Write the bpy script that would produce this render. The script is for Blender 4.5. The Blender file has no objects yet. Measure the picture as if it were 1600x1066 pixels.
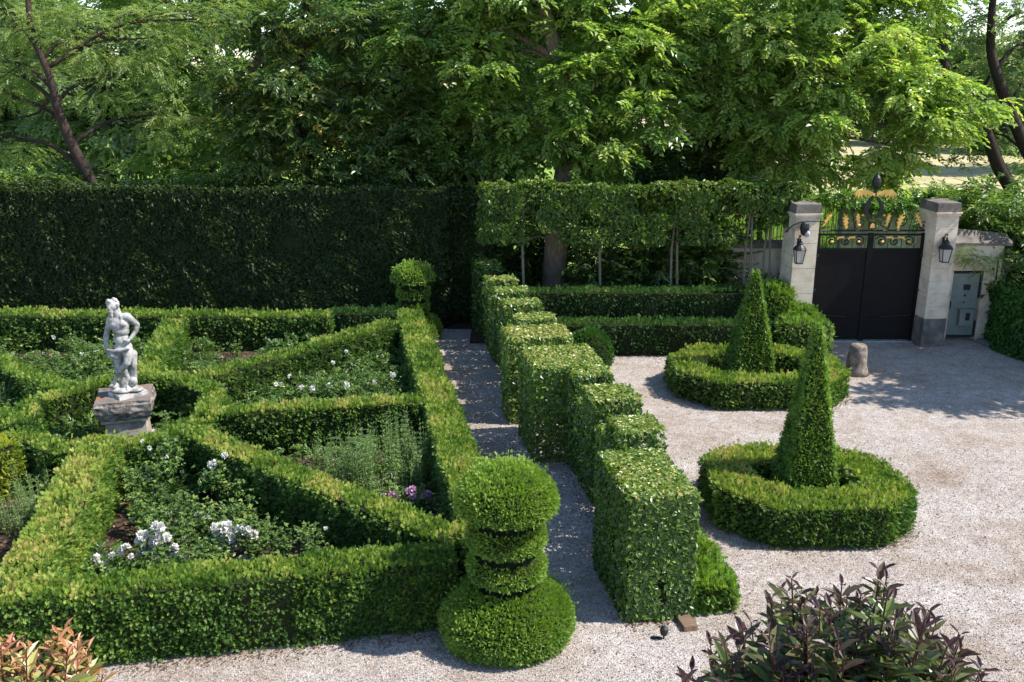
import bpy, bmesh, math, random
import numpy as np
from mathutils import Vector, Matrix
random.seed(7); rng = np.random.default_rng(11)
sc = bpy.context.scene; COL = sc.collection
R = math.radians
F_PX, PITCH, CAM_H = 1466.0, R(16.5), 7.0
C_, S_ = math.cos(PITCH), math.sin(PITCH)
def G(px, py, z=0.0):            # surveying helper: ground-plane point (height z) seen at a photo pixel
    u = (px-800)/F_PX; v = (533-py)/F_PX
    t = (z-CAM_H)/(-S_+v*C_); return (u*t, (C_+v*S_)*t)
def Q(px, py, Y):                # x, z of the point at distance Y
    u = (px-800)/F_PX; v = (533-py)/F_PX
    t = Y/(C_+v*S_); return (u*t, CAM_H+t*(-S_+v*C_))
A0 = R(10.85)
def L(X, Y): return (X*math.cos(A0)-Y*math.sin(A0), X*math.sin(A0)+Y*math.cos(A0))   # garden grid -> world

# ------------------------------------------------------------------ materials
def new_mat(name):
    m = bpy.data.materials.new(name); m.use_nodes = True
    nt = m.node_tree; nt.nodes.clear()
    out = nt.nodes.new('ShaderNodeOutputMaterial')
    return m, nt, out
def ramp(nt, stops):
    r = nt.nodes.new('ShaderNodeValToRGB'); e = r.color_ramp.elements
    e[0].position, e[0].color = stops[0][0], (*stops[0][1], 1)
    e[1].position, e[1].color = stops[-1][0], (*stops[-1][1], 1)
    for p, c in stops[1:-1]:
        k = e.new(p); k.color = (*c, 1)
    return r
def noise(nt, scale, detail=4, rough=.6, obj=False):
    n = nt.nodes.new('ShaderNodeTexNoise'); n.inputs['Scale'].default_value = scale
    n.inputs['Detail'].default_value = detail; n.inputs['Roughness'].default_value = rough
    if obj:
        tc = nt.nodes.new('ShaderNodeTexCoord'); nt.links.new(tc.outputs['Object'], n.inputs['Vector'])
    else:
        g = nt.nodes.new('ShaderNodeNewGeometry'); nt.links.new(g.outputs['Position'], n.inputs['Vector'])
    return n
def math_node(nt, op, a, b=None, c=None):
    m = nt.nodes.new('ShaderNodeMath'); m.operation = op
    for i, v in enumerate((a, b, c)):
        if v is None: continue
        if isinstance(v, (int, float)): m.inputs[i].default_value = v
        else: nt.links.new(v, m.inputs[i])
    return m.outputs[0]
def leaf_mat(name, stops, transl=.35, rough=.45, spec=.35, patch=.35, pscale=.9, tcol=(1.25, 1.35, .55)):
    m, nt, out = new_mat(name)
    at = nt.nodes.new('ShaderNodeAttribute'); at.attribute_name = 'rnd'
    n = noise(nt, pscale, 3)
    k = math_node(nt, 'MULTIPLY', math_node(nt, 'SUBTRACT', n.outputs['Fac'], .5), patch*2)
    f = math_node(nt, 'ADD', at.outputs['Fac'], k)
    r = ramp(nt, stops); nt.links.new(f, r.inputs[0])
    b = nt.nodes.new('ShaderNodeBsdfPrincipled'); nt.links.new(r.outputs[0], b.inputs['Base Color'])
    b.inputs['Roughness'].default_value = rough; b.inputs['Specular IOR Level'].default_value = spec
    t = nt.nodes.new('ShaderNodeBsdfTranslucent')
    mul = nt.nodes.new('ShaderNodeMix'); mul.data_type = 'RGBA'; mul.blend_type = 'MULTIPLY'
    mul.inputs['Factor'].default_value = 1; mul.inputs['B'].default_value = (*tcol, 1)
    nt.links.new(r.outputs[0], mul.inputs['A']); nt.links.new(mul.outputs['Result'], t.inputs['Color'])
    mx = nt.nodes.new('ShaderNodeMixShader'); mx.inputs[0].default_value = transl
    nt.links.new(b.outputs[0], mx.inputs[1]); nt.links.new(t.outputs[0], mx.inputs[2])
    nt.links.new(mx.outputs[0], out.inputs[0]); return m
def surf_mat(name, stops, scale=6, detail=6, rough=.85, bump=.0, bscale=40, spec=.3, metal=0, stretch=None, rng_=None, obj=False):
    m, nt, out = new_mat(name)
    n = noise(nt, scale, detail, .62, obj); r = ramp(nt, stops); nt.links.new(n.outputs['Fac'], r.inputs[0])
    b = nt.nodes.new('ShaderNodeBsdfPrincipled'); nt.links.new(r.outputs[0], b.inputs['Base Color'])
    b.inputs['Roughness'].default_value = rough; b.inputs['Specular IOR Level'].default_value = spec
    b.inputs['Metallic'].default_value = metal
    if stretch:
        mp = nt.nodes.new('ShaderNodeMapping'); mp.inputs['Scale'].default_value = stretch
        src = n.inputs['Vector'].links[0].from_socket; nt.links.new(src, mp.inputs['Vector']); nt.links.new(mp.outputs[0], n.inputs['Vector'])
    if bump:
        bn = noise(nt, bscale, 5); bp = nt.nodes.new('ShaderNodeBump'); bp.inputs['Strength'].default_value = bump
        bp.inputs['Distance'].default_value = .02
        nt.links.new(bn.outputs['Fac'], bp.inputs['Height']); nt.links.new(bp.outputs[0], b.inputs['Normal'])
    nt.links.new(b.outputs[0], out.inputs[0]); return m

M = {}
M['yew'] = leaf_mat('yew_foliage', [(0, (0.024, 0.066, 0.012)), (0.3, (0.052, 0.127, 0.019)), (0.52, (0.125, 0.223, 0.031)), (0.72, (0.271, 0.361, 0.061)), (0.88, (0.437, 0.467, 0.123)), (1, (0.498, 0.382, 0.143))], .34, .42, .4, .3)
M['yew_fine'] = leaf_mat('clipped_yew_foliage', [(0, (0.046, 0.104, 0.017)), (0.4, (0.133, 0.24, 0.033)), (0.75, (0.267, 0.396, 0.061)), (1, (0.411, 0.5, 0.11))], .34, .42, .4, .22)
M['yew_dark'] = leaf_mat('shaded_yew_foliage', [(0, (0.016, 0.046, 0.011)), (0.5, (0.037, 0.098, 0.021)), (0.85, (0.092, 0.184, 0.034)), (1, (0.172, 0.23, 0.057))], .28, .5, .3, .25)  # darker copy of the yew, tree shade put into its colour
M['yew_gold'] = leaf_mat('golden_yew_foliage', [(0, (0.07, 0.13, 0.012)), (0.35, (0.2, 0.28, 0.025)), (0.7, (0.42, 0.42, 0.05)), (1, (0.55, 0.4, 0.1))], .38, .45, .3, .3)
M['hornbeam'] = leaf_mat('hornbeam_leaf', [(0, (0.032, 0.075, 0.014)), (0.35, (0.081, 0.15, 0.026)), (0.65, (0.161, 0.25, 0.047)), (0.88, (0.29, 0.35, 0.085)), (1, (0.388, 0.36, 0.119))], .3, .34, .6, .25, 1.5)
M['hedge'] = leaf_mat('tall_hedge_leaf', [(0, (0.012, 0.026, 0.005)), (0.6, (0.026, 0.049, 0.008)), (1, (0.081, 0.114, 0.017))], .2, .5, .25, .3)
M['pleach'] = leaf_mat('pleached_leaf', [(0, (0.044, 0.076, 0.015)), (0.5, (0.089, 0.158, 0.023)), (0.85, (0.164, 0.24, 0.037)), (1, (0.253, 0.216, 0.076))], .32, .42, .4, .3)
M['box'] = leaf_mat('box_foliage', [(0, (0.022, 0.076, 0.013)), (0.6, (0.057, 0.152, 0.022)), (1, (0.114, 0.228, 0.033))], .28, .5, .25, .2)
M['bright'] = leaf_mat('bright_tree_leaf', [(0, (0.068, 0.135, 0.027)), (0.4, (0.165, 0.269, 0.053)), (0.75, (0.33, 0.441, 0.105)), (1, (0.522, 0.551, 0.195))], .5, .34, .6, .3, .6)
M['mid'] = leaf_mat('tree_leaf', [(0, (0.064, 0.127, 0.032)), (0.5, (0.161, 0.255, 0.064)), (1, (0.386, 0.44, 0.144))], .5, .4, .5, .3, .6)
M['laurel'] = leaf_mat('laurel_leaf', [(0, (0.03, 0.065, 0.015)), (0.5, (0.087, 0.145, 0.03)), (0.9, (0.217, 0.273, 0.06)), (1, (0.652, 0.41, 0.075))], .35, .3, .5, .25, .8)
M['feather'] = leaf_mat('feathery_leaf', [(0, (0.093, 0.156, 0.045)), (0.5, (0.217, 0.297, 0.09)), (1, (0.42, 0.473, 0.18))], .5, .4, .45, .3, .6)
M['far'] = leaf_mat('distant_leaf', [(0, (0.096, 0.161, 0.07)), (0.5, (0.204, 0.287, 0.126)), (1, (0.36, 0.414, 0.21))], .42, .5, .3, .35, .3)
M['far_dark'] = leaf_mat('distant_dark_leaf', [(0, (0.05, 0.109, 0.047)), (0.5, (0.098, 0.2, 0.07)), (1, (0.195, 0.328, 0.104))], .38, .5, .3, .35, .3)
M['rose_leaf'] = leaf_mat('rose_leaf', [(0, (0.04, 0.088, 0.022)), (0.6, (0.115, 0.198, 0.045)), (1, (0.253, 0.33, 0.07))], .32, .42, .35, .25)
M['weed'] = leaf_mat('weed_leaf', [(0, (0.1, 0.18, 0.06)), (0.6, (0.22, 0.32, 0.11)), (1, (0.38, 0.45, 0.2))], .35, .45, .3, .2)
M['purple'] = leaf_mat('purple_shrub_leaf', [(0, (.055, .03, .034)), (.2, (.085, .05, .042)), (.38, (.11, .10, .045)), (.6, (.10, .15, .045)), (1, (.15, .21, .06))], .28, .36, .45, .15, 2.5, (1.3, 1.1, .8))
M['red'] = leaf_mat('red_shrub_leaf', [(0, (.42, .17, .10)), (.3, (.42, .25, .10)), (.55, (.33, .32, .09)), (1, (.16, .25, .06))], .3, .35, .5, .15, 3, (1.2, 1, .7))
M['ivy'] = leaf_mat('ivy_leaf', [(0, (.05, .12, .02)), (.6, (.13, .25, .04)), (1, (.28, .36, .08))], .35, .35, .5, .2)
M['grass'] = leaf_mat('grass_blade', [(0, (.12, .22, .04)), (.6, (.2, .32, .06)), (1, (.4, .42, .16))], .4, .6, .2, .2, .3)
M['petal'] = leaf_mat('white_petal', [(0, (0.6, 0.58, 0.5)), (.5, (.76, .75, .71)), (1, (0.84, 0.83, 0.8))], .3, .6, .2, 0, 1, (1, 1, 1))
M['pinkpetal'] = leaf_mat('pink_petal', [(0, (.45, .2, .5)), (.5, (.7, .4, .62)), (1, (.85, .6, .72))], .3, .6, .2, 0, 1, (1, 1, 1))
M['litter'] = leaf_mat('dry_leaf_litter', [(0, (.06, .035, .02)), (.5, (.16, .10, .055)), (1, (.32, .24, .14))], .05, .8, .2, .1)
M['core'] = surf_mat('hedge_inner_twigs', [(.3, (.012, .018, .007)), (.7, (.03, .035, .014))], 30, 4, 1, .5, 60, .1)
M['bark'] = surf_mat('tree_bark', [(.3, (.09, .065, .045)), (.6, (.22, .16, .115)), (.8, (.32, .26, .2))], 9, 6, .95, .8, 30, .2, stretch=(3, 3, .5))
M['bark_dark'] = surf_mat('dark_tree_bark', [(.3, (.02, .014, .011)), (.7, (.07, .05, .04))], 9, 6, .95, .8, 30, .2, stretch=(3, 3, .5))
M['bark_pale'] = surf_mat('pale_young_bark', [(.3, (.12, .10, .075)), (.7, (.25, .21, .16))], 20, 4, .9, .4, 50, .2, stretch=(3, 3, .4))
M['twig'] = surf_mat('rose_stem', [(.3, (.06, .09, .03)), (.7, (.14, .13, .06))], 20, 2, .8, 0, 50, .2)
M['redtwig'] = surf_mat('red_stem', [(.3, (.06, .025, .02)), (.7, (.12, .05, .04))], 20, 2, .7, 0, 50, .2)
M['limestone'] = surf_mat('limestone', [(.25, (.36, .28, .2)), (.5, (.64, .53, .41)), (.75, (.76, .66, .53))], 2.2, 8, .9, .35, 45, .2)
M['limestone_dark'] = surf_mat('weathered_limestone', [(.25, (.07, .06, .055)), (.5, (.15, .135, .12)), (.75, (.26, .235, .21))], 4, 8, .95, .5, 45, .2)
M['cap'] = surf_mat('lichen_cap_stone', [(.3, (.045, .038, .033)), (.48, (.15, .13, .115)), (.66, (.32, .28, .25))], 9, 8, .95, .8, 40, .2)
M['lichen'] = surf_mat('orange_lichen', [(.3, (.10, .09, .08)), (.5, (.17, .145, .125)), (.58, (.24, .11, .05)), (.7, (.27, .13, .06))], 4, 6, .95, .6, 40, .2)
M['pedestal'] = surf_mat('pedestal_stone', [(.2, (.10, .075, .055)), (.5, (.32, .27, .21)), (.75, (.55, .51, .45))], 5, 8, .95, .5, 40, .2)
M['rubble'] = surf_mat('old_rubble_wall', [(.25, (.16, .145, .13)), (.5, (.32, .3, .275)), (.75, (.5, .47, .44))], 5, 8, .95, .8, 18, .2)
M['iron'] = surf_mat('black_iron', [(.3, (.008, .008, .009)), (.7, (.018, .017, .017))], 8, 4, .5, .08, 60, .4)
M['gatepanel'] = surf_mat('black_gate_paint', [(.3, (.005, .004, .0045)), (.7, (.009, .007, .0075))], 5, 5, .6, .1, 60, .18)
M['gold'] = surf_mat('gilded_iron', [(.3, (.72, .38, .07)), (.7, (.95, .58, .14))], 18, 4, .45, .3, 60, .5, metal=0)
M['greygreen'] = surf_mat('grey_green_paint', [(.3, (.17, .2, .18)), (.7, (.22, .25, .23))], 5, 4, .6, .05, 60, .3)
M['hinge'] = surf_mat('black_strap', [(.3, (.012, .012, .012)), (.7, (.03, .03, .03))], 8, 4, .6)
M['sill'] = surf_mat('worn_metal_threshold', [(.3, (.25, .27, .3)), (.7, (.45, .48, .5))], 8, 4, .5, metal=.3)
M['bollard'] = surf_mat('weathered_bollard_stone', [(.3, (.08, .06, .04)), (.5, (.18, .145, .11)), (.7, (.32, .27, .22))], 8, 7, .95, .8, 35, .2)
M['kerb'] = surf_mat('kerb_stone', [(.3, (.10, .09, .08)), (.7, (.22, .2, .18))], 8, 6, .95, .5, 40, .2)
M['wood'] = surf_mat('weathered_board', [(.3, (.09, .06, .04)), (.7, (.22, .15, .1))], 9, 6, .9, .4, 40, .2, stretch=(1, 8, 1))
# glass for lanterns
m, nt, out = new_mat('lantern_glass')
g = nt.nodes.new('ShaderNodeBsdfPrincipled'); g.inputs['Base Color'].default_value = (.55, .5, .47, 1); g.inputs['Roughness'].default_value = .25
tr = nt.nodes.new('ShaderNodeBsdfTransparent'); mx = nt.nodes.new('ShaderNodeMixShader'); mx.inputs[0].default_value = .55
nt.links.new(tr.outputs[0], mx.inputs[1]); nt.links.new(g.outputs[0], mx.inputs[2]); nt.links.new(mx.outputs[0], out.inputs[0]); M['glass'] = m
# marble of the statue: pale with grey lichen patches
m, nt, out = new_mat('lichened_marble')
n1 = noise(nt, 4.5, 8, .75); r1 = ramp(nt, [(.36, (.08, .075, .07)), (.44, (.19, .18, .17)), (.53, (.35, .335, .32)), (.66, (.44, .43, .415))]); nt.links.new(n1.outputs['Fac'], r1.inputs[0])
b = nt.nodes.new('ShaderNodeBsdfPrincipled'); b.inputs['Roughness'].default_value = .8; nt.links.new(r1.outputs[0], b.inputs['Base Color'])
n2 = noise(nt, 60, 5); bp = nt.nodes.new('ShaderNodeBump'); bp.inputs['Strength'].default_value = .4; bp.inputs['Distance'].default_value = .01
nt.links.new(n2.outputs['Fac'], bp.inputs['Height']); nt.links.new(bp.outputs[0], b.inputs['Normal']); nt.links.new(b.outputs[0], out.inputs[0]); M['marble'] = m
# gravel
def gravel_mat():
    m, nt, out = new_mat('gravel')
    geo = nt.nodes.new('ShaderNodeNewGeometry')
    v = nt.nodes.new('ShaderNodeTexVoronoi'); v.inputs['Scale'].default_value = 85; nt.links.new(geo.outputs['Position'], v.inputs['Vector'])
    v2 = nt.nodes.new('ShaderNodeTexVoronoi'); v2.inputs['Scale'].default_value = 36; nt.links.new(geo.outputs['Position'], v2.inputs['Vector'])
    sep = nt.nodes.new('ShaderNodeSeparateColor'); nt.links.new(v.outputs['Color'], sep.inputs[0])
    sep2 = nt.nodes.new('ShaderNodeSeparateColor'); nt.links.new(v2.outputs['Color'], sep2.inputs[0])
    mixv = math_node(nt, 'ADD', math_node(nt, 'MULTIPLY', sep.outputs[0], .68), math_node(nt, 'MULTIPLY', sep2.outputs[0], .32))
    r = ramp(nt, [(0, (.15, .13, .112)), (.3, (.29, .262, .24)), (.62, (.46, .425, .40)), (1, (.64, .605, .58))]); nt.links.new(mixv, r.inputs[0])
    big = noise(nt, .55, 6, .65); rb = ramp(nt, [(.32, (.74, .64, .55)), (.5, (.97, .93, .9)), (.68, (1.08, 1.07, 1.08))]); nt.links.new(big.outputs['Fac'], rb.inputs[0])
    med = noise(nt, 4, 5, .7); rm = ramp(nt, [(.35, (.82, .78, .74)), (.6, (1.04, 1.04, 1.04))]); nt.links.new(med.outputs['Fac'], rm.inputs[0])
    a = nt.nodes.new('ShaderNodeMix'); a.data_type = 'RGBA'; a.blend_type = 'MULTIPLY'; a.inputs['Factor'].default_value = 1
    nt.links.new(r.outputs[0], a.inputs['A']); nt.links.new(rb.outputs[0], a.inputs['B'])
    c = nt.nodes.new('ShaderNodeMix'); c.data_type = 'RGBA'; c.blend_type = 'MULTIPLY'; c.inputs['Factor'].default_value = 1
    nt.links.new(a.outputs['Result'], c.inputs['A']); nt.links.new(rm.outputs[0], c.inputs['B'])
    b = nt.nodes.new('ShaderNodeBsdfPrincipled'); b.inputs['Roughness'].default_value = .95; b.inputs['Specular IOR Level'].default_value = .15
    nt.links.new(c.outputs['Result'], b.inputs['Base Color'])
    mp = nt.nodes.new('ShaderNodeMapping'); mp.inputs['Rotation'].default_value = (0, 0, R(28)); mp.inputs['Scale'].default_value = (.4, 1.1, 1)
    nt.links.new(geo.outputs['Position'], mp.inputs['Vector']); tr_n = nt.nodes.new('ShaderNodeTexNoise'); tr_n.inputs['Scale'].default_value = 1.3; tr_n.inputs['Detail'].default_value = 5; tr_n.inputs['Distortion'].default_value = .6
    nt.links.new(mp.outputs[0], tr_n.inputs['Vector']); rt = ramp(nt, [(.34, (.90, .87, .84)), (.5, (1, 1, 1)), (.7, (1.03, 1.03, 1.03))]); nt.links.new(tr_n.outputs['Fac'], rt.inputs[0])
    c2 = nt.nodes.new('ShaderNodeMix'); c2.data_type = 'RGBA'; c2.blend_type = 'MULTIPLY'; c2.inputs['Factor'].default_value = 1
    nt.links.new(c.outputs['Result'], c2.inputs['A']); nt.links.new(rt.outputs[0], c2.inputs['B']); nt.links.new(c2.outputs['Result'], b.inputs['Base Color'])
    h = math_node(nt, 'SUBTRACT', 1.0, v.outputs['Distance'])
    h2 = math_node(nt, 'ADD', h, math_node(nt, 'MULTIPLY', v2.outputs['Distance'], -.8))
    h3 = math_node(nt, 'ADD', h2, math_node(nt, 'MULTIPLY', med.outputs['Fac'], 1.6))
    bp = nt.nodes.new('ShaderNodeBump'); bp.inputs['Strength'].default_value = .8; bp.inputs['Distance'].default_value = .015
    nt.links.new(h3, bp.inputs['Height']); nt.links.new(bp.outputs[0], b.inputs['Normal'])
    nt.links.new(b.outputs[0], out.inputs[0]); return m
M['gravel'] = gravel_mat()
M['soil'] = surf_mat('bed_soil', [(.3, (.025, .016, .012)), (.5, (.06, .04, .028)), (.72, (.13, .09, .065))], 14, 8, 1, 1, 30, .1)
M['turf'] = surf_mat('rough_grass_ground', [(.25, (.10, .18, .035)), (.5, (.2, .3, .06)), (.75, (.36, .38, .13))], .8, 8, 1, .6, 20, .1)
M['straw'] = surf_mat('dry_straw_field', [(.25, (.34, .29, .15)), (.5, (.5, .42, .25)), (.75, (.62, .52, .34))], .35, 8, 1, .5, 12, .1)
M['road'] = surf_mat('track_ground', [(.3, (.1, .09, .075)), (.7, (.2, .18, .15))], 2, 8, 1, .5, 20, .1)

# ------------------------------------------------------------------ object helpers
def tag(o, label=None, cat=None, group=None, kind=None):
    if label: o['label'] = label
    if cat: o['category'] = cat
    if group: o['group'] = group
    if kind: o['kind'] = kind
    return o
def empty(name, loc=(0, 0, 0), rz=0):
    o = bpy.data.objects.new(name, None); COL.objects.link(o); o.location = loc; o.rotation_euler.z = rz; return o

class MB:
    """collects solids and leaf quads and links them as one mesh"""
    def __init__(s): s.v = []; s.f = []; s.n = 0; s.q = []; s.qr = []; s.qm = []
    def poly(s, verts, faces, mi=0):
        s.v.append(np.asarray(verts, float).reshape(-1, 3))
        for f in faces: s.f.append(([i+s.n for i in f], mi))
        s.n += len(verts); return s
    def quads(s, q, r, mi=0):
        s.q.append(q.reshape(-1, 4, 3)); s.qr.append(np.asarray(r, float)); s.qm.append(np.full(len(r), mi)); return s
    def box(s, c, d, rz=0, mi=0, top=1.0):
        x, y, z = [k/2 for k in d]; pts = []
        for sz in (-1, 1):
            k = top if sz > 0 else 1
            for sx, sy in ((-1, -1), (1, -1), (1, 1), (-1, 1)):
                X, Y = sx*x*k, sy*y*k
                pts.append((c[0]+X*math.cos(rz)-Y*math.sin(rz), c[1]+X*math.sin(rz)+Y*math.cos(rz), c[2]+sz*z))
        return s.poly(pts, [(3, 2, 1, 0), (4, 5, 6, 7), (0, 1, 5, 4), (1, 2, 6, 5), (2, 3, 7, 6), (3, 0, 4, 7)], mi)
    def tube(s, pts, rad, seg=8, mi=0, cap=True):
        pts = [Vector(p) for p in pts]; n = len(pts)
        if not hasattr(rad, '__len__'): rad = [rad]*n
        V = []; up = Vector((0.13, .21, .97))
        for i, p in enumerate(pts):
            t = (pts[min(i+1, n-1)]-pts[max(i-1, 0)]).normalized()
            a = t.cross(up)
            if a.length < .15: a = t.cross(Vector((1, .1, 0)))
            a.normalize(); b = t.cross(a)
            for k in range(seg):
                w = 2*math.pi*k/seg; V.append(p+(a*math.cos(w)+b*math.sin(w))*rad[i])
        Fc = [(i*seg+k, i*seg+(k+1) % seg, (i+1)*seg+(k+1) % seg, (i+1)*seg+k) for i in range(n-1) for k in range(seg)]
        if cap: Fc += [tuple(range(seg))[::-1], tuple((n-1)*seg+k for k in range(seg))]
        return s.poly([tuple(v) for v in V], Fc, mi)
    def lathe(s, c, prof, seg=24, mi=0, jit=0, sx=1, sy=1):
        V = []
        for (r, z) in prof:
            for k in range(seg):
                a = 2*math.pi*k/seg; j = 1+random.uniform(-jit, jit)
                V.append((c[0]+r*sx*math.cos(a)*j, c[1]+r*sy*math.sin(a)*j, c[2]+z))
        n = len(prof)
        Fc = [(i*seg+k, i*seg+(k+1) % seg, (i+1)*seg+(k+1) % seg, (i+1)*seg+k) for i in range(n-1) for k in range(seg)]
        Fc += [tuple(range(seg))[::-1], tuple((n-1)*seg+k for k in range(seg))]
        return s.poly(V, Fc, mi)
    def plate(s, pts, y0, th, mi=0):        # outline in x,z extruded along y
        n = len(pts)
        V = [(p[0], y0, p[1]) for p in pts]+[(p[0], y0+th, p[1]) for p in pts]
        Fc = [tuple(range(n)), tuple(range(n, 2*n))[::-1]]+[(i, i+n, (i+1) % n+n, (i+1) % n) for i in range(n)]
        return s.poly(V, Fc, mi)
    def build(s, name, mats, parent=None, smooth=False, loc=(0, 0, 0)):
        if not isinstance(mats, (list, tuple)): mats = [mats]
        me = bpy.data.meshes.new(name)
        V = np.concatenate(s.v) if s.v else np.zeros((0, 3))
        base = len(V); loops = []; starts = []; mi = []; k = 0; rnd = []
        for f, m_ in s.f: loops += f; starts.append(k); k += len(f); mi.append(m_); rnd.append(.5)
        loops = np.array(loops, int); starts = np.array(starts, int); mi = np.array(mi, int); rnd = np.array(rnd, float)
        if s.q:
            q = np.concatenate(s.q); nq = len(q); V = np.concatenate([V, q.reshape(-1, 3)])
            loops = np.concatenate([loops, base+np.arange(nq*4)]); starts = np.concatenate([starts, k+np.arange(nq)*4])
            mi = np.concatenate([mi, np.concatenate(s.qm)]); rnd = np.concatenate([rnd, np.concatenate(s.qr)])
        V = V - np.array(loc)
        me.vertices.add(len(V)); me.vertices.foreach_set('co', V.astype(np.float32).ravel())
        me.loops.add(len(loops)); me.loops.foreach_set('vertex_index', loops.astype(np.int32))
        me.polygons.add(len(starts)); me.polygons.foreach_set('loop_start', starts.astype(np.int32))
        me.polygons.foreach_set('material_index', mi.astype(np.int32))
        a = me.attributes.new('rnd', 'FLOAT', 'FACE'); a.data.foreach_set('value', rnd.astype(np.float32))
        for mm in mats: me.materials.append(mm)
        me.update(calc_edges=True)
        me.polygons.foreach_set('use_smooth', np.full(len(starts), smooth))
        o = bpy.data.objects.new(name, me); COL.objects.link(o); o.location = loc
        if parent: o.parent = parent
        return o

# ------------------------------------------------------------------ foliage engine
_H = rng.random((64, 64, 64))
def vnoise(p):                                   # value noise, p (N,3)
    i = np.floor(p).astype(int); f = p-i; f = f*f*(3-2*f); r = 0
    for dx in (0, 1):
        for dy in (0, 1):
            for dz in (0, 1):
                w = (f[:, 0] if dx else 1-f[:, 0])*(f[:, 1] if dy else 1-f[:, 1])*(f[:, 2] if dz else 1-f[:, 2])
                r = r+w*_H[(i[:, 0]+dx) % 64, (i[:, 1]+dy) % 64, (i[:, 2]+dz) % 64]
    return r
def nrmz(a): return a/np.maximum(np.linalg.norm(a, axis=1, keepdims=True), 1e-9)
def place(T, pos, X, N, s):
    X = nrmz(X); Z = nrmz(N-(N*X).sum(1, keepdims=True)*X); Y = np.cross(Z, X)
    s = np.asarray(s).reshape(-1, 1, 1, 1); T = T[None]
    return (pos[:, None, None]+s*(T[..., 0:1]*X[:, None, None]+T[..., 1:2]*Y[:, None, None]+T[..., 2:3]*Z[:, None, None])).reshape(-1, 4, 3)
def lf(p, d, l, w, n=(0, 0, 1), fold=.25):        # one folded leaf quad as 4x3
    p = np.array(p, float); d = np.array(d, float); d /= np.linalg.norm(d); n = np.array(n, float)
    side = np.cross(n, d); side /= np.linalg.norm(side); up = np.cross(d, side)
    m = p+d*l*.42
    return np.array([p, m-side*w/2+up*w*fold, p+d*l-up*l*.08, m+side*w/2+up*w*fold])
def T_yew():                                      # flat feathery spray, unit length
    q = []; r = random.Random(3)
    for i in range(3):
        x = .12+.26*i
        for sg in (-1, 1):
            q.append(lf((x, 0, 0), (.75, sg*.7, r.uniform(-.1, .25)), .46-.06*i, .17, fold=.1))
    q.append(lf((.45, 0, 0), (1, 0, .05), .55, .2, fold=.1))
    return np.array(q)
def T_leaf(): return np.array([lf((0, 0, 0), (1, 0, 0), 1, .62)])
def T_leaf2():                                    # two-sided oval leaf, folded at the midrib, drooping tip
    a = [[0, 0, 0], [.3, .27, .09], [.68, .2, .05], [1, 0, -.12]]
    b = [[0, 0, 0], [1, 0, -.12], [.68, -.2, .05], [.3, -.27, .09]]
    return np.array([a, b], float)
def T_lance():
    a = [[0, 0, 0], [.32, .16, .05], [.68, .13, .02], [1, 0, -.14]]
    b = [[0, 0, 0], [1, 0, -.14], [.68, -.13, .02], [.32, -.16, .05]]
    return np.array([a, b], float)
def T_twig(seed, n=11, ll=.30, lw=.14, droop=.35, spread=.85):
    r = random.Random(seed); q = []
    for i in range(n):
        t = .08+.86*i/(n-1); z = -droop*t*t; sg = 1 if i % 2 else -1
        q.append(lf((t, 0, z), (.5+r.uniform(0, .4), sg*spread*r.uniform(.5, 1.1), r.uniform(-.55, .15)), ll*r.uniform(.7, 1.15), lw*r.uniform(.8, 1.2), (r.uniform(-.4, .4), r.uniform(-.4, .4), 1)))
    q.append(np.array([(0, .012, 0), (.5, .008, -droop*.25), (.5, -.008, -droop*.25), (0, -.012, 0)]))
    return np.array(q)
YEW = T_yew(); LEAF = T_leaf(); LEAF2 = T_leaf2(); LANCE = T_lance()
TW = [T_twig(k, 10, .34, .19) for k in range(4)]
TWF = [T_twig(10+k, 15, .2, .075, .3, 1) for k in range(3)]          # feathery
TWL = [T_twig(20+k, 8, .42, .17, .15, .8) for k in range(3)]         # laurel
def rep(r, T): return np.repeat(r, len(T))

def solid_arrays(bm):
    bmesh.ops.triangulate(bm, faces=bm.faces[:]); bm.normal_update()
    V = np.array([v.co[:] for v in bm.verts]); bm.verts.index_update()
    T = np.array([[v.index for v in f.verts] for f in bm.faces]); return V, T
def prism(pts, z0, z1, bev=.06, batter=0.0, hole=None):
    """clipped block standing on outline pts (counter-clockwise or not), optional inner outline"""
    bm = bmesh.new(); cx = sum(p[0] for p in pts)/len(pts); cy = sum(p[1] for p in pts)/len(pts)
    def ring(P, z, k): return [bm.verts.new((cx+(p[0]-cx)*k, cy+(p[1]-cy)*k, z)) for p in P]
    n = len(pts)
    if hole is None:
        lo = ring(pts, z0, 1); hi = ring(pts, z1, 1-batter)
        bm.faces.new(hi); bm.faces.new(lo[::-1])
        for i in range(n): bm.faces.new((lo[i], lo[(i+1) % n], hi[(i+1) % n], hi[i]))
    else:
        lo = ring(pts, z0, 1); hi = ring(pts, z1, 1); li = ring(hole, z0, 1); hh = ring(hole, z1, 1)
        for i in range(n):
            j = (i+1) % n
            bm.faces.new((lo[i], lo[j], hi[j], hi[i])); bm.faces.new((li[j], li[i], hh[i], hh[j]))
            bm.faces.new((hi[i], hi[j], hh[j], hh[i])); bm.faces.new((lo[j], lo[i], li[i], li[j]))
    bmesh.ops.recalc_face_normals(bm, faces=bm.faces[:])
    ed = [e for e in bm.edges if any(v.co.z > z0+1e-4 for v in e.verts)]
    if bev: bmesh.ops.bevel(bm, geom=ed, offset=bev, segments=2, affect='EDGES', profile=.6)
    V, T = solid_arrays(bm); bm.free(); return V, T
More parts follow.
